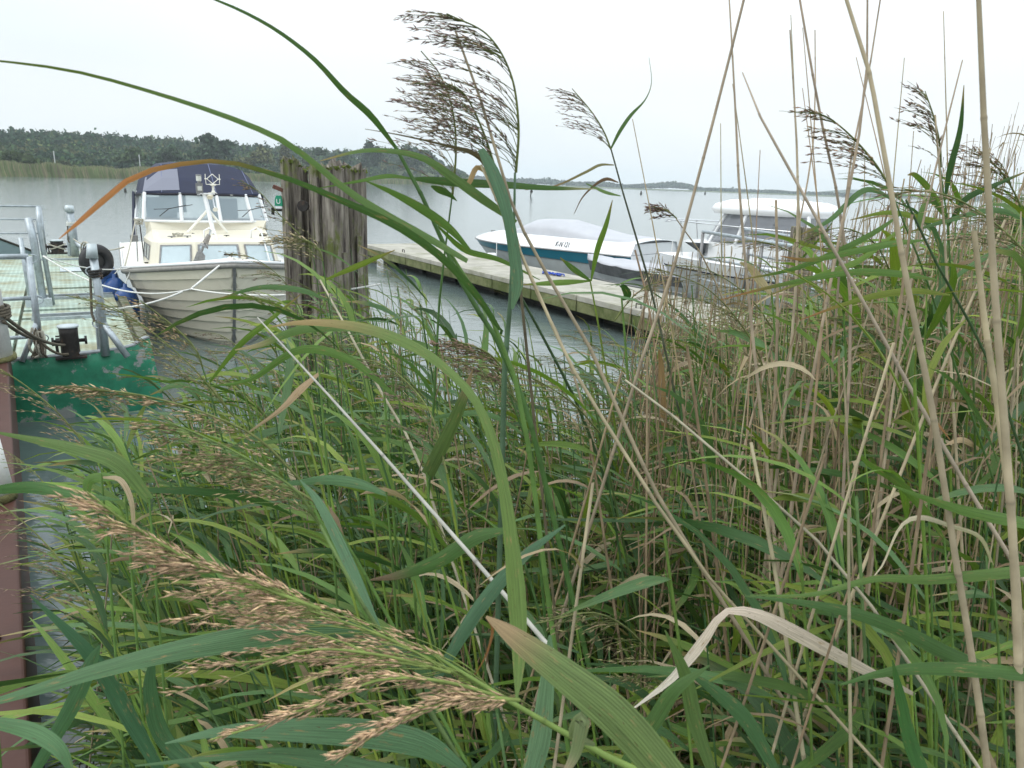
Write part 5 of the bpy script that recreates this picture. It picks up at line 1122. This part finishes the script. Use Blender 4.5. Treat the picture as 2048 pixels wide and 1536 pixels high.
for lab, pts, w, Y0, Y1, c in [
    ('thick tan cane running the full height right of centre, leaning left at its top', [(1690, -10), (1740, 150), (1775, 330), (1800, 500), (1830, 640), (1870, 850), (1900, 1050), (1950, 1350), (1975, 1540)], (10, 14, 17, 18, 20), .75, .68, (.43, .37, .29)),
    ('thickest tan cane standing upright near the right edge', [(1957, -10), (1968, 250), (1985, 520), (2005, 800), (2030, 1150), (2042, 1540)], (13, 17, 19, 22, 22), .65, .62, (.42, .36, .28)),
    ('thick cane snapped off at boat height near the right edge', [(1948, 462), (1968, 640), (2008, 900), (2036, 1200), (2052, 1500)], (14, 17, 19, 20), .7, .66, (.45, .39, .29)),
    ('grey brown cane leaning strongly to the right, top right of centre', [(1490, -10), (1440, 190), (1395, 360), (1340, 560), (1290, 700), (1240, 860)], (7, 8, 9, 9), 1.25, 1.2, (.36, .30, .25)),
    ('slender upright cane crossing the right leaning one near the sky top', [(1458, -10), (1470, 200), (1480, 400), (1502, 640), (1530, 900)], (4, 6, 8, 9), 1.3, 1.25, (.42, .35, .3)),
    ('cane curving down in front of the hardtop boat stern', [(1598, -10), (1640, 230), (1680, 420), (1702, 620), (1690, 900)], (6, 7, 8, 9), 1.2, 1.15, (.38, .31, .27)),
    ('long grey cane slanting across all the upright ones to the lower right', [(1485, 145), (1492, 190), (1560, 300), (1640, 450), (1730, 610), (1850, 830), (1950, 1000), (2060, 1180)], (3, 7, 9, 11, 12), .98, .8, (.40, .34, .30)),
    ('straight thin cane before the hardtop roof', [(1580, 60), (1595, 330), (1592, 560), (1572, 800), (1540, 1050)], (4, 7, 8, 9), 1.4, 1.35, (.42, .36, .3)),
    ('cane leaning left at foot behind the thick tan one', [(1735, -10), (1732, 180), (1690, 420), (1650, 620), (1600, 900), (1570, 1100)], (5, 8, 9, 10), 1.15, 1.1, (.38, .31, .26)),
    ('thin forked looking cane high beside the thick tan one', [(1762, -10), (1735, 160), (1700, 330), (1682, 500), (1660, 800)], (4, 5, 6, 7), 1.5, 1.45, (.36, .30, .26)),
    ('fallen grey cane lying diagonally through the lower right', [(1250, 760), (1350, 835), (1450, 920), (1600, 1050), (1700, 1150), (1800, 1300), (1900, 1450)], (6, 8, 9, 10), .9, .75, (.43, .40, .34)),
    ('short upright stick standing alone at bottom right', [(1697, 1018), (1698, 1200), (1700, 1400), (1702, 1560)], (8, 9, 10), .62, .6, (.30, .28, .20)),
    ('pale stout cane stub in the lower middle right', [(1502, 885), (1530, 1030), (1560, 1200), (1590, 1400)], (9, 11, 12), .85, .8, (.52, .47, .36)),
    ('thin cane reaching the sky between the boat and the reeds', [(1630, 60), (1625, 300), (1560, 620), (1500, 850)], (3, 5, 7), 1.6, 1.5, (.4, .33, .28)),
    ('thin bent cane before the right hand plumes', [(1925, 120), (1880, 300), (1830, 520), (1790, 760), (1760, 1000)], (3, 6, 7, 8), 1.3, 1.2, (.4, .33, .28)),
    ('brown tipped stub cane in front of the boat window', [(1552, 400), (1555, 640), (1545, 900)], (7, 8, 9), 1.45, 1.4, (.38, .31, .25)),
    ('cane leaning to the right at lower right, crossing the two thick ones', [(2010, 440), (1960, 560), (1900, 700), (1820, 900), (1740, 1100)], (6, 8, 9), 1.1, 1.0, (.44, .38, .29)),
    ('slim cane standing left of the snapped thick one', [(1870, 230), (1890, 480), (1900, 700), (1915, 950)], (5, 7, 8), 1.3, 1.2, (.42, .36, .28)),
    ('cane leaning left before the jetty end', [(1030, 460), (1060, 560), (1130, 700), (1180, 860)], (5, 6, 7), 1.8, 1.7, (.36, .30, .24)),
    ('short brown cane beside the jetty corner', [(1270, 500), (1295, 600), (1310, 700), (1320, 830)], (5, 6, 6), 2.0, 1.9, (.28, .2, .15))]:
    t = hstem(lab, pts, w, Y0, Y1, col=c)
    if 'brown tipped' in lab: hleaf(t, [(1555, 470), (1600, 485), (1650, 500), (1720, 520)], (4, 12, 9, 2), 1.45, 1.4, G4)
for k in range(14):
    x0 = 1400+k*46+rng.normal()*16; y0 = rng.uniform(-30, 330); ln_ = rng.normal()*80; Yk = 1.35+.9*rng.random()
    hstem('thin bare cane rising against the sky at right among thicker ones', [(x0+ln_, y0), (x0+ln_*.55, y0+260), (x0, y0+620), (x0-ln_*.3, y0+900)], (2, 4, 6), Yk, Yk*.97, col=(.36+.08*rng.random(), .29+.07*rng.random(), .24), group='thin canes against the sky')
t = hstem('dark green stem slanting down from the right hand plumes', [(1812, 400), (1850, 480), (1905, 590), (1980, 720), (2040, 900)], (6, 7, 8), 1.0, .95, col=DK, name='reed')
for a in ([(1875, 560), (1800, 548), (1700, 545), (1560, 570), (1440, 600)], [(1900, 590), (1830, 582), (1760, 590), (1690, 608), (1600, 640)], [(1850, 480), (1780, 488), (1700, 505), (1620, 520), (1560, 512)], [(1930, 640), (1880, 700), (1850, 800), (1900, 880)]): hleaf(t, a, ww(5, 20, 20, 12, 2, n=len(a)), 1.0, .95, G2 if rng.random() < .6 else G4, (.28, .14, .06), .7)
t = hstem('slim reed before the open sky with a curled blade and small swept plume', [(1222, 298), (1250, 400), (1280, 500), (1305, 590), (1330, 700)], (4, 5, 6, 6), 1.6, col=(.07, .08, .05), name='reed')
hleaf(t, [(1222, 297), (1240, 262), (1262, 230), (1290, 200), (1303, 165), (1298, 115)], (5, 11, 10, 4, 2, 1), 1.6, 1.6, G1)
hleaf(t, [(1228, 330), (1200, 330), (1170, 345), (1110, 372), (1050, 380)], (3, 8, 8, 5, 1.5), 1.6, 1.55, (.20, .18, .09), (.3, .2, .13), .4)
hleaf(t, [(1237, 365), (1213, 358), (1190, 370), (1165, 395), (1148, 428)], (3, 10, 7, 4, 1.5), 1.6, 1.6, (.13, .08, .05))
hleaf(t, [(1241, 392), (1210, 384), (1172, 367)], (3, 10, 3), 1.6, 1.6, G3)
hpan(t, [(1222, 299), (1207, 262), (1182, 222), (1144, 177)], 1.6, 1.6, nb=26, bl=.12, spread=.4, col=(.20, .135, .12), dens=90, sl=.012, sr=.001, lee=1.0)
def plume(lab, stem, w, Y, pan, col, scol=G1, leaf=(), **k):
    t = hstem(lab, stem, w, Y, col=scol, name='reed'); hpan(t, pan, Y, Y, col=col, **k)
    for a in leaf: hleaf(t, a, ww(5, 17, 18, 12, 2, n=len(a)), Y, Y*.97, GREENS[rng.integers(5)], (.22, .17, .06), .8)
plume('reed with brown three armed plume before the sky at right', [(1775, 365), (1800, 430), (1840, 520), (1900, 700)], (4, 5, 6), 1.15, [(1775, 365), (1745, 320), (1700, 270), (1655, 235), (1612, 222)], (.25, .17, .12), leaf=([(1800, 430), (1740, 470), (1660, 510), (1580, 540), (1480, 560)], [(1810, 450), (1720, 520), (1640, 550), (1540, 590)], [(1790, 400), (1730, 380), (1660, 440), (1600, 470)]), nb=36, bl=.11, spread=.45, lee=1.0, sl=.011, sr=.0012, dens=80)
plume('reed with folded drooping blades and an upright plume at right', [(1880, 335), (1893, 420), (1900, 520), (1905, 700)], (4, 5, 6), 1.3, [(1882, 335), (1880, 290), (1868, 235), (1850, 182)], (.20, .14, .11), leaf=([(1895, 430), (1860, 380), (1830, 350), (1815, 350)], [(1890, 400), (1900, 340), (1920, 260), (1928, 170)], [(1895, 440), (1860, 400), (1840, 440), (1850, 490)], [(1895, 455), (1930, 400), (1990, 370), (2060, 340)], [(1898, 440), (1860, 440), (1780, 425), (1700, 440)]), nb=30, bl=.10, spread=.45, lee=.7, sl=.012, sr=.0012, dens=70)
plume('reed at the right edge with a spreading tan plume', [(2040, 410), (2060, 500), (2075, 700)], (4, 5, 6), 1.3, [(2042, 412), (2020, 370), (1990, 330), (1958, 300)], (.26, .18, .12), leaf=([(2050, 440), (1990, 420), (1900, 440), (1800, 470)], [(2060, 480), (2000, 500), (1930, 540), (1860, 600)]), nb=34, bl=.12, spread=.6, lee=.8, sl=.011, sr=.0011)
plume('cane ending in a small dark drooping tuft before the boat rail', [(1352, 437), (1385, 480), (1420, 540), (1455, 620)], (3, 4, 5), 1.9, [(1354, 437), (1338, 424), (1320, 416), (1303, 413)], (.15, .09, .08), scol=(.36, .3, .24), nb=36, bl=.055, spread=.5, lee=.4, sl=.012, sr=.0014, dens=150)
plume('reed in mid picture with a heavy purple brown plume over the water gap', [(1020, 790), (1050, 870), (1070, 1000), (1085, 1180)], (5, 6, 8), 1.15, [(1030, 800), (1010, 745), (975, 705), (915, 682)], (.22, .145, .11), leaf=([(1050, 870), (980, 830), (900, 830), (820, 850)],), nb=40, bl=.12, spread=.5, lee=1.2, dens=110)
plume('reed with pale tan plume in front of the wooden piles', [(645, 520), (662, 640), (680, 800), (700, 1000)], (3, 5, 6), 1.5, [(646, 522), (638, 500), (615, 482), (570, 476)], (.42, .34, .22), leaf=([(655, 600), (600, 580), (520, 575), (430, 600)], [(650, 560), (720, 530), (790, 500)]), nb=34, bl=.13, spread=.7, lee=1.2, dens=80)
plume('reed with tan plume hanging before the cruiser bow', [(405, 735), (430, 820), (460, 950), (480, 1100)], (4, 5, 6), 1.3, [(405, 735), (392, 700), (350, 655), (280, 600)], (.34, .24, .15), leaf=([(415, 770), (480, 690), (540, 640), (600, 590)], [(425, 800), (360, 770), (300, 790)]), nb=26, bl=.12, spread=.35, lee=1.1, dens=80)
plume('green stemmed reed with long pale plume streaming left over the green plate', [(600, 960), (660, 1080), (730, 1230)], (6, 8, 10), .85, [(600, 960), (520, 880), (420, 830), (280, 790), (110, 772)], (.36, .26, .16), scol=G2, nb=44, bl=.13, spread=.25, lee=1.5, dens=90)
plume('reed with brownish green plume low at left centre', [(660, 1030), (720, 1130), (790, 1260)], (6, 8, 10), .8, [(660, 1030), (600, 985), (520, 955), (420, 930), (320, 900)], (.32, .24, .13), scol=G2, nb=34, bl=.10, spread=.3, lee=1.5, dens=90)
plume('reed with fluffy grey brown head by the jetty corner', [(1335, 735), (1345, 850), (1360, 1000)], (4, 5, 6), 2.0, [(1335, 735), (1340, 700), (1335, 670)], (.38, .31, .24), nb=40, bl=.09, spread=1.0, lee=.1, dens=120)
plume('reed with reddish tan plume among the canes at right', [(1930, 905), (1945, 1000), (1960, 1200)], (4, 5, 6), 1.4, [(1930, 905), (1925, 860), (1905, 825), (1885, 815)], (.30, .18, .12), scol=TN, nb=34, bl=.10, spread=.5, lee=.7)
plume('reed with olive plume among the canes right of centre', [(1790, 760), (1800, 900), (1810, 1080)], (4, 5, 6), 1.5, [(1790, 760), (1785, 720), (1765, 680), (1740, 660)], (.26, .22, .12), nb=40, bl=.12, spread=.5, lee=.9)
plume('reed with thin brown plume before the cruiser windscreen', [(620, 480), (640, 600), (655, 800)], (2, 3, 4), 2.1, [(600, 470), (560, 430), (520, 385), (480, 360)], (.20, .13, .11), nb=22, bl=.10, spread=.4, lee=.7, dens=60)
plume('reed with two pointed yellow green blades before the jetty', [(1180, 560), (1195, 640), (1215, 760)], (4, 5, 5), 1.7, [(1230, 640), (1260, 600), (1290, 575), (1330, 560)], (.30, .21, .15), scol=(.14, .2, .03), leaf=([(1182, 562), (1150, 540), (1120, 515)], [(1182, 562), (1195, 500), (1212, 450), (1225, 400)], [(1180, 562), (1120, 565), (1040, 570)]), nb=18, bl=.10, spread=.5, lee=-.6, dens=60)
# conspicuous single blades low in the bed, each on its own short green reed
def blade(lab, pts, w, Y, col, tip=None, stem=None, tips=.7, roll=.25, m_=None):
    x, y = pts[0]; w = ww(*w, n=len(pts)); t = hstem(lab, [(x-2, y-6), (x+6, y+90), (x+16, y+220)], (5, 6, 7), Y, col=G2, name='reed'); hleaf(t, pts, w, Y, Y*.97, col, tip, tips, roll, m_=m_); return t
blade('dry tan blade folded over in the left part of the bed', [(250, 960), (235, 955), (180, 960), (175, 1010)], (20, 20, 30, 6), .95, G2, TN, tips=.9)
blade('split tan blade hanging down left of centre', [(205, 955), (240, 960), (262, 1000), (268, 1060), (270, 1110)], (6, 16, 14, 9, 3), .9, TN, TN, m_=M_DRY)
blade('white curled dry blade in the lower right', [(1830, 1390), (1700, 1325), (1580, 1260), (1510, 1228), (1450, 1224), (1400, 1290), (1340, 1360), (1265, 1418)], (8, 28, 34, 26, 14, 24, 16, 3), .75, (.50, .42, .34), (.55, .50, .42), m_=M_DRY, roll=.5)
blade('long green blade with a dry white twist at right', [(2060, 1048), (1990, 1035), (1930, 1022), (1860, 1000), (1780, 970)], (26, 28, 24, 14, 3), .7, G2)
blade('twisted cream blade at right above the green ones', [(1985, 1130), (1960, 1075), (1900, 1052), (1840, 1035), (1800, 1055), (1765, 1130), (1740, 1160)], (6, 12, 12, 16, 8, 5, 2), .8, (.5, .44, .32), m_=M_DRY, roll=.6)
blade('broad green blade entering from the right edge', [(2070, 1140), (1950, 1152), (1850, 1160), (1750, 1158), (1620, 1190), (1500, 1190)], (26, 26, 22, 16, 10, 2), .7, (.10, .17, .045))
blade('green blade slanting down left at right of centre', [(1890, 1080), (1840, 1010), (1790, 960), (1740, 930), (1700, 890)], (8, 24, 26, 16, 3), .8, (.10, .18, .03))
blade('pair of wide green blades low at right, lower one', [(2060, 1350), (1950, 1340), (1830, 1338), (1750, 1350), (1680, 1370)], (30, 34, 26, 16, 3), .62, G1)
blade('long green blade sweeping left in the lower right', [(2000, 1345), (1900, 1310), (1800, 1260), (1700, 1225), (1600, 1205), (1490, 1192)], (20, 34, 32, 26, 14, 3), .72, (.07, .14, .045))
blade('narrow upright green blade at the bottom right', [(1850, 1560), (1820, 1480), (1800, 1390), (1785, 1320)], (34, 32, 22, 3), .6, (.055, .14, .04))
blade('broad brown streaked green blade in the centre', [(855, 950), (895, 870), (925, 800), (945, 740)], (42, 40, 30, 4), 1.0, (.085, .13, .04), (.25, .18, .11), roll=.1)
blade('broad green blade in the centre with a dark crease', [(1010, 1060), (950, 1075), (880, 1120), (800, 1150), (740, 1160)], (16, 44, 44, 26, 4), .85, G1, (.16, .11, .07))
blade('pale green blade left of the white cane', [(775, 990), (720, 968), (660, 960), (600, 965), (520, 975)], (10, 30, 30, 18, 3), .9, (.10, .19, .09))
blade('wide green blade rising under the piles', [(800, 800), (700, 720), (600, 700), (500, 760), (420, 772)], (8, 24, 24, 14, 3), 1.1, G2)
blade('green blade with tan upper edge below the piles', [(760, 665), (690, 655), (600, 660), (520, 690), (470, 700)], (8, 24, 26, 16, 3), 1.2, G3, TN)
blade('dry rolled brown blade left of centre', [(640, 745), (600, 780), (560, 820), (490, 870)], (8, 22, 14, 4), 1.0, (.38, .27, .17), (.36, .28, .18), m_=M_DRY)
blade('small dark green leaf curled before the jetty', [(1245, 600), (1255, 590), (1248, 575), (1240, 572)], (8, 24, 18, 4), 1.7, (.04, .10, .03))
blade('dry straw coloured blade hanging before the boat hull', [(1545, 590), (1520, 560), (1500, 535), (1480, 525)], (10, 26, 18, 6), 1.5, (.50, .40, .28), m_=M_DRY)
blade('upright brown papery blades below the jetty corner', [(1330, 860), (1325, 790), (1322, 730), (1318, 700)], (16, 22, 16, 6), 1.7, (.32, .20, .12), m_=M_DRY)
blade('tan papery leaf on the right among the canes', [(1960, 900), (1925, 880), (1890, 890)], (8, 18, 3), 1.3, (.45, .33, .2), m_=M_DRY)
blade('yellow green blade at right below the boat', [(1700, 880), (1680, 850), (1650, 800), (1610, 770)], (8, 16, 14, 3), 1.3, (.22, .28, .03))
for (pts, Y, c, l) in [([(60, 1560), (140, 1420), (180, 1330), (200, 1290)], .6, (.07, .15, .07), 'upright blue green blade at bottom left'), ([(-40, 1440), (60, 1462), (120, 1500), (150, 1560)], .5, (.09, .18, .08), 'light green blade curving down in the bottom left corner'),
    ([(300, 1000), (240, 930), (160, 900), (-20, 862)], .75, (.12, .19, .06), 'pale thin blade crossing the brown beam at left'), ([(-40, 985), (60, 975), (150, 990), (240, 1000)], .8, (.06, .14, .04), 'dark green blade over the beam and white post'),
    ([(330, 1560), (250, 1420), (180, 1310), (60, 1190)], .62, (.05, .12, .06), 'dark blue green blade leaning left at bottom left'), ([(420, 1560), (330, 1480), (300, 1380), (310, 1300)], .65, (.06, .13, .06), 'upright dark blade behind the left plume'),
    ([(1240, 1540), (1310, 1440), (1350, 1380), (1420, 1330)], .6, (.07, .13, .04), 'green blade rising right of the big bottom blade'), ([(1430, 1560), (1390, 1440), (1370, 1350), (1330, 1260)], .62, (.10, .16, .05), 'straight light green blade at bottom centre right'),
    ([(1560, 1560), (1500, 1450), (1440, 1390), (1370, 1340)], .65, (.06, .13, .05), 'broad green blade at the bottom right of centre')]:
    blade(l, pts, (20, 36, 30, 3), Y, c)
NHERO = COUNT[0]
# ---------------------------------------------------------------- the bed itself
SILR = [(-100, 1030), (0, 1000), (100, 930), (180, 870), (280, 830), (380, 780), (430, 745), (480, 705), (530, 640), (600, 580), (700, 550), (800, 565), (880, 630), (960, 700), (1060, 780), (1150, 800), (1250, 740), (1300, 660), (1350, 655), (1420, 645), (1500, 630), (1600, 610), (1680, 575), (1750, 540), (1850, 490), (1950, 430), (2048, 350), (2200, 320), (2700, 330)]
def sample(n, Ylo, Yhi, zm, zs, green=True, tries=60, up=0, xr=(-80, 2130)):
    out_ = []; k = 0
    while len(out_) < n and k < n*tries:
        k += 1
        px = rng.uniform(xr[0], xr[1]+(420 if xr[1] > 2100 and rng.random() < .5 else 0)); Y = Ylo+(Yhi-Ylo)*rng.random()**1.0
        ymax = np.interp(px, [0, 300, 700, 1100, 1250, 1400, 2100], [2.6, 3.2, 4.2, 3.0, 3.2, 7.5, 9.0])
        if Y > ymax: continue
        if not green and rng.random() > np.interp(px, [0, 500, 900, 1150, 1300, 2048], [.05, .12, .3, .35, .9, 1]): continue
        z = rng.normal()*zs+zm+(.25 if px > 1650 else 0)
        T = ony(px, 800, Y); X = T[0]; x_, y_ = pix((X, Y, z)); s_ = interp(SILR, x_)+abs(rng.normal())*30-up
        j = 0
        while y_ < s_ and z > .9 and j < 12: z -= .1; j += 1; x_, y_ = pix((X, Y, z))
        if y_ < s_ or z < .85: continue
        if y_ > 1750: continue
        g_ = float(gz(X, Y)); 
        if x_ < 190 and y_ < 1350 and rng.random() < .8: continue
        if x_ < 420 and Y < 1.15 and y_ < 1250 and rng.random() < .8: continue
        # keep clear of the beam
        q_ = (np.array([X, Y, 0])-A2)[:2]; 
        if q_@np.array([BD[1], -BD[0]]) < .12: continue
        out_.append((X, Y, z, g_, x_))
    return out_
ANCH = [(130, 'beside the brown beam'), (330, 'below the green plate'), (500, 'below the cream cruiser'), (720, 'below the wooden piles'), (950, 'below the tall centre plume'), (1200, 'below the open water gap'), (1420, 'below the jetty corner'), (1700, 'before the white hardtop boat'), (9999, 'by the thick right hand canes')]
def lab_green(x_, Y, pan, ht):
    a = next(b_ for lim, b_ in ANCH if x_ < lim); return '%s green reed %s %s' % ('plumed' if pan is not None else 'plumeless', 'close to the viewer' if Y < 1.4 else 'midway into the bed' if Y < 2.1 else 'deep in the bed', a)
def lab_dead(x_, Y, ln, nl):
    a = next(b_ for lim, b_ in ANCH if x_ < lim); return 'dead tan cane %s, %s, %s %s' % ('leaning left' if ln < -.08 else 'leaning right' if ln > .08 else 'upright', 'leafless' if nl == 0 else 'dry leaved', 'near' if Y < 1.7 else 'farther back', a)
NG = 180; ND = max(30, 300-NHERO-NG)
gs = sample(NG, .75, 2.9, 1.88, .18); gs.sort(key=lambda a: a[1])
for (X, Y, z, g_, x_) in gs:
    pn = int(rng.integers(10)) if (Y > .9 and rng.random() < .34) else None
    lean = rng.normal()*.12-.16; top = (X, Y, z); B = (X-lean*1.3, Y+rng.normal()*.12-.04, g_)
    build_reed(B, top, (.10+.1*rng.random(), 0, 0), .0033+.0012*rng.random(), True, int(rng.integers(7, 12)), lab_green(x_, Y, pn, z), 'green reeds of the bed', pan=pn, lw=.020, ll=.36)
ds_ = sample(ND, .7, 3.4, 2.15, .35, green=False)
for (X, Y, z, g_, x_) in ds_:
    lx_ = rng.normal()*.30; nl_ = int(rng.integers(0, 4)); B = (X-lx_*.9, Y+rng.normal()*.15, g_)
    build_reed(B, (X, Y, z), (rng.normal()*.05, 0, 0), .0030+.0016*rng.random(), False, nl_, lab_dead(x_, Y, lx_, nl_), 'dead canes of the bed', name='dead_reed', lw=.016, ll=.30, s0=.3)
# the rest of the bed as one mass
bed = NM(); dry_ = NM(); stm = NM()
def mass(S_, green, nlf, lw, ll, dryf):
    n = len(S_); A = np.array([s[:4] for s in S_]); lean = rng.normal(size=n)*(.12 if green else .30)-(.14 if green else 0)
    top = A[:, :3]; B = np.stack([A[:, 0]-lean, A[:, 1]+rng.normal(size=n)*.15, A[:, 3]], 1); s = np.linspace(0, 1, 7)[None, :, None]
    path = B[:, None]*(1-s)+top[:, None]*s+np.array([.12 if green else .02, 0, 0])*2*s*(1-s)
    col = (GREENS[rng.integers(5, size=n)]*1.1 if green else TAN[rng.integers(4, size=n)]*(.6+.5*rng.random((n, 1))))
    r = (.0018+.0016*rng.random(n))[:, None]*np.linspace(1.1, .5, 7)[None]; tubes(stm, path, r, col, n=4)
    m_ = n*nlf; idx = np.repeat(np.arange(n), nlf); f = rng.uniform(.12, .99, m_); P0 = B[idx]*(1-f[:, None])+top[idx]*f[:, None]+np.array([.12 if green else .02, 0, 0])*2*(f*(1-f))[:, None]
    az = rng.random(m_)*6.28; el = np.radians(rng.uniform(5, 68, m_)); h = norm(np.stack([np.cos(az), np.sin(az), 0*az], 1)*.8+WIND*.75); D0 = h*np.cos(el)[:, None]+np.array([0, 0, 1.])*np.sin(el)[:, None]
    px_ = np.array([q[4] for q in S_])[idx]; d = rng.random(m_) < (dryf+.35*(f < .35))*(np.interp(px_, [0, 800, 1300, 2048], [.2, .4, 1, 1.2]) if green else 1)
    lc = GREENS[rng.integers(5, size=m_)]*(.7+.5*rng.random((m_, 1))); lc[d] = TAN[rng.integers(4, size=d.sum())]*.85; tp = lc*1.1; kk = rng.random(m_) < .25; tp[kk] = (.34, .24, .11)
    Ln = ll*(.5+.7*rng.random(m_))*np.where(d, .7, 1); Wd = lw*(.55+.7*rng.random(m_))*np.where(d, .7, 1); wd = rng.uniform(.3, 1.3, m_); gv = rng.uniform(.25, .95, m_)+d*.8; tw = rng.normal(size=m_)*1.1
    for sel, nm in ((~d, bed), (d, dry_)):
        leaves(nm, P0[sel], D0[sel], Ln[sel], Wd[sel], wd[sel], gv[sel], tw[sel], lc[sel], tp[sel], S=6, three=False)
mass(sample(1500, 1.3, 8.5, 1.78, .28), True, 11, .0165, .32, .14)
mass(sample(750, .8, 2.6, 1.5, .25), True, 10, .017, .34, .2)
mass(sample(3000, 1.1, 8.5, 1.7, .42, green=False), False, 4, .013, .28, .85)
mass(sample(900, .8, 3.6, 1.15, .18), True, 9, .019, .34, .1)
mass(sample(120, 2.2, 4.2, 1.8, .15, up=130, xr=(640, 1060)), True, 8, .015, .30, .1)
mass(sample(120, 1.8, 3.2, 1.75, .15, up=110, xr=(1000, 1330)), True, 6, .014, .28, .2)
mass(sample(170, 1.6, 4.5, 2.05, .2, up=110, xr=(1300, 2130)), True, 8, .016, .32, .2)
mass(sample(560, 1.6, 5.0, 2.3, .3, green=False, up=170, xr=(1250, 2130)), False, 2, .012, .28, .85)
# fallen litter and low grass on the bank
n = 14000; X_ = rng.uniform(1.2, 9, n); Y_ = rng.uniform(.6, 10.5, n); k = X_ > (1.45+.13*Y_); X_, Y_ = X_[k], Y_[k]; n = len(X_)
P0 = np.stack([X_, Y_, gz(X_, Y_)+rng.random(n)*.35], 1); az = rng.random(n)*6.28; D0 = np.stack([np.cos(az), np.sin(az), rng.normal(size=n)*.25], 1)
leaves(dry_, P0, D0, rng.uniform(.15, .5, n), rng.uniform(.004, .016, n), rng.normal(size=n)*.2, rng.uniform(0, .4, n), rng.normal(size=n), TAN[rng.integers(4, size=n)]*(.5+.6*rng.random((n, 1))), TAN[rng.integers(4, size=n)]*.7, S=4, three=False)
n = 9000; X_ = rng.uniform(1.6, 9, n); Y_ = rng.uniform(5.0, 11.2, n); k = X_ > (1.45+.13*Y_)+.1; X_, Y_ = X_[k], Y_[k]; n = len(X_)
P0 = np.stack([X_, Y_, gz(X_, Y_)-.02], 1); D0 = norm(np.stack([rng.normal(size=n)*.4-.15, rng.normal(size=n)*.4, np.ones(n)], 1))
leaves(bed, P0, D0, rng.uniform(.2, .55, n), rng.uniform(.004, .010, n), rng.uniform(.2, .8, n), rng.uniform(.1, .8, n), rng.normal(size=n), np.array([(.09, .15, .03)])*(.7+.8*rng.random((n, 1))), np.array([(.2, .2, .06)])*(.7+.6*rng.random((n, 1))), S=4, three=False)
# dead canes lying in the shade at the foot of the bed
n = 900; S_ = sample(n, .5, 6.5, 1.1, .2, green=False); n = len(S_); A = np.array([s[:4] for s in S_]); az = rng.random(n)*6.28; hh = rng.uniform(.05, .9, n)
a = np.stack([A[:, 0]+np.cos(az)*.5, A[:, 1]+np.sin(az)*.5, A[:, 3]+hh], 1); b_ = np.stack([A[:, 0]-np.cos(az)*.5, A[:, 1]-np.sin(az)*.5, A[:, 3]+.02], 1); s = np.linspace(0, 1, 4)[None, :, None]
tubes(stm, a[:, None]*s+b_[:, None]*(1-s), np.full((n, 4), .0035), TAN[rng.integers(4, size=n)]*(.5+.5*rng.random((n, 1))), n=4)
for nm_, q_, m_ in (('reed_bed_leaves', bed, M_LEAF), ('dry_reed_leaves', dry_, M_DRY), ('reed_bed_canes', stm, M_STEM)): tag(q_.build(nm_, m_), kind='stuff')
print('reeds', COUNT[0], 'hero', NHERO, len(gs), len(ds_), 'tris', sum(len(o.data.polygons)*2 for o in SC.objects if o.type == 'MESH'))
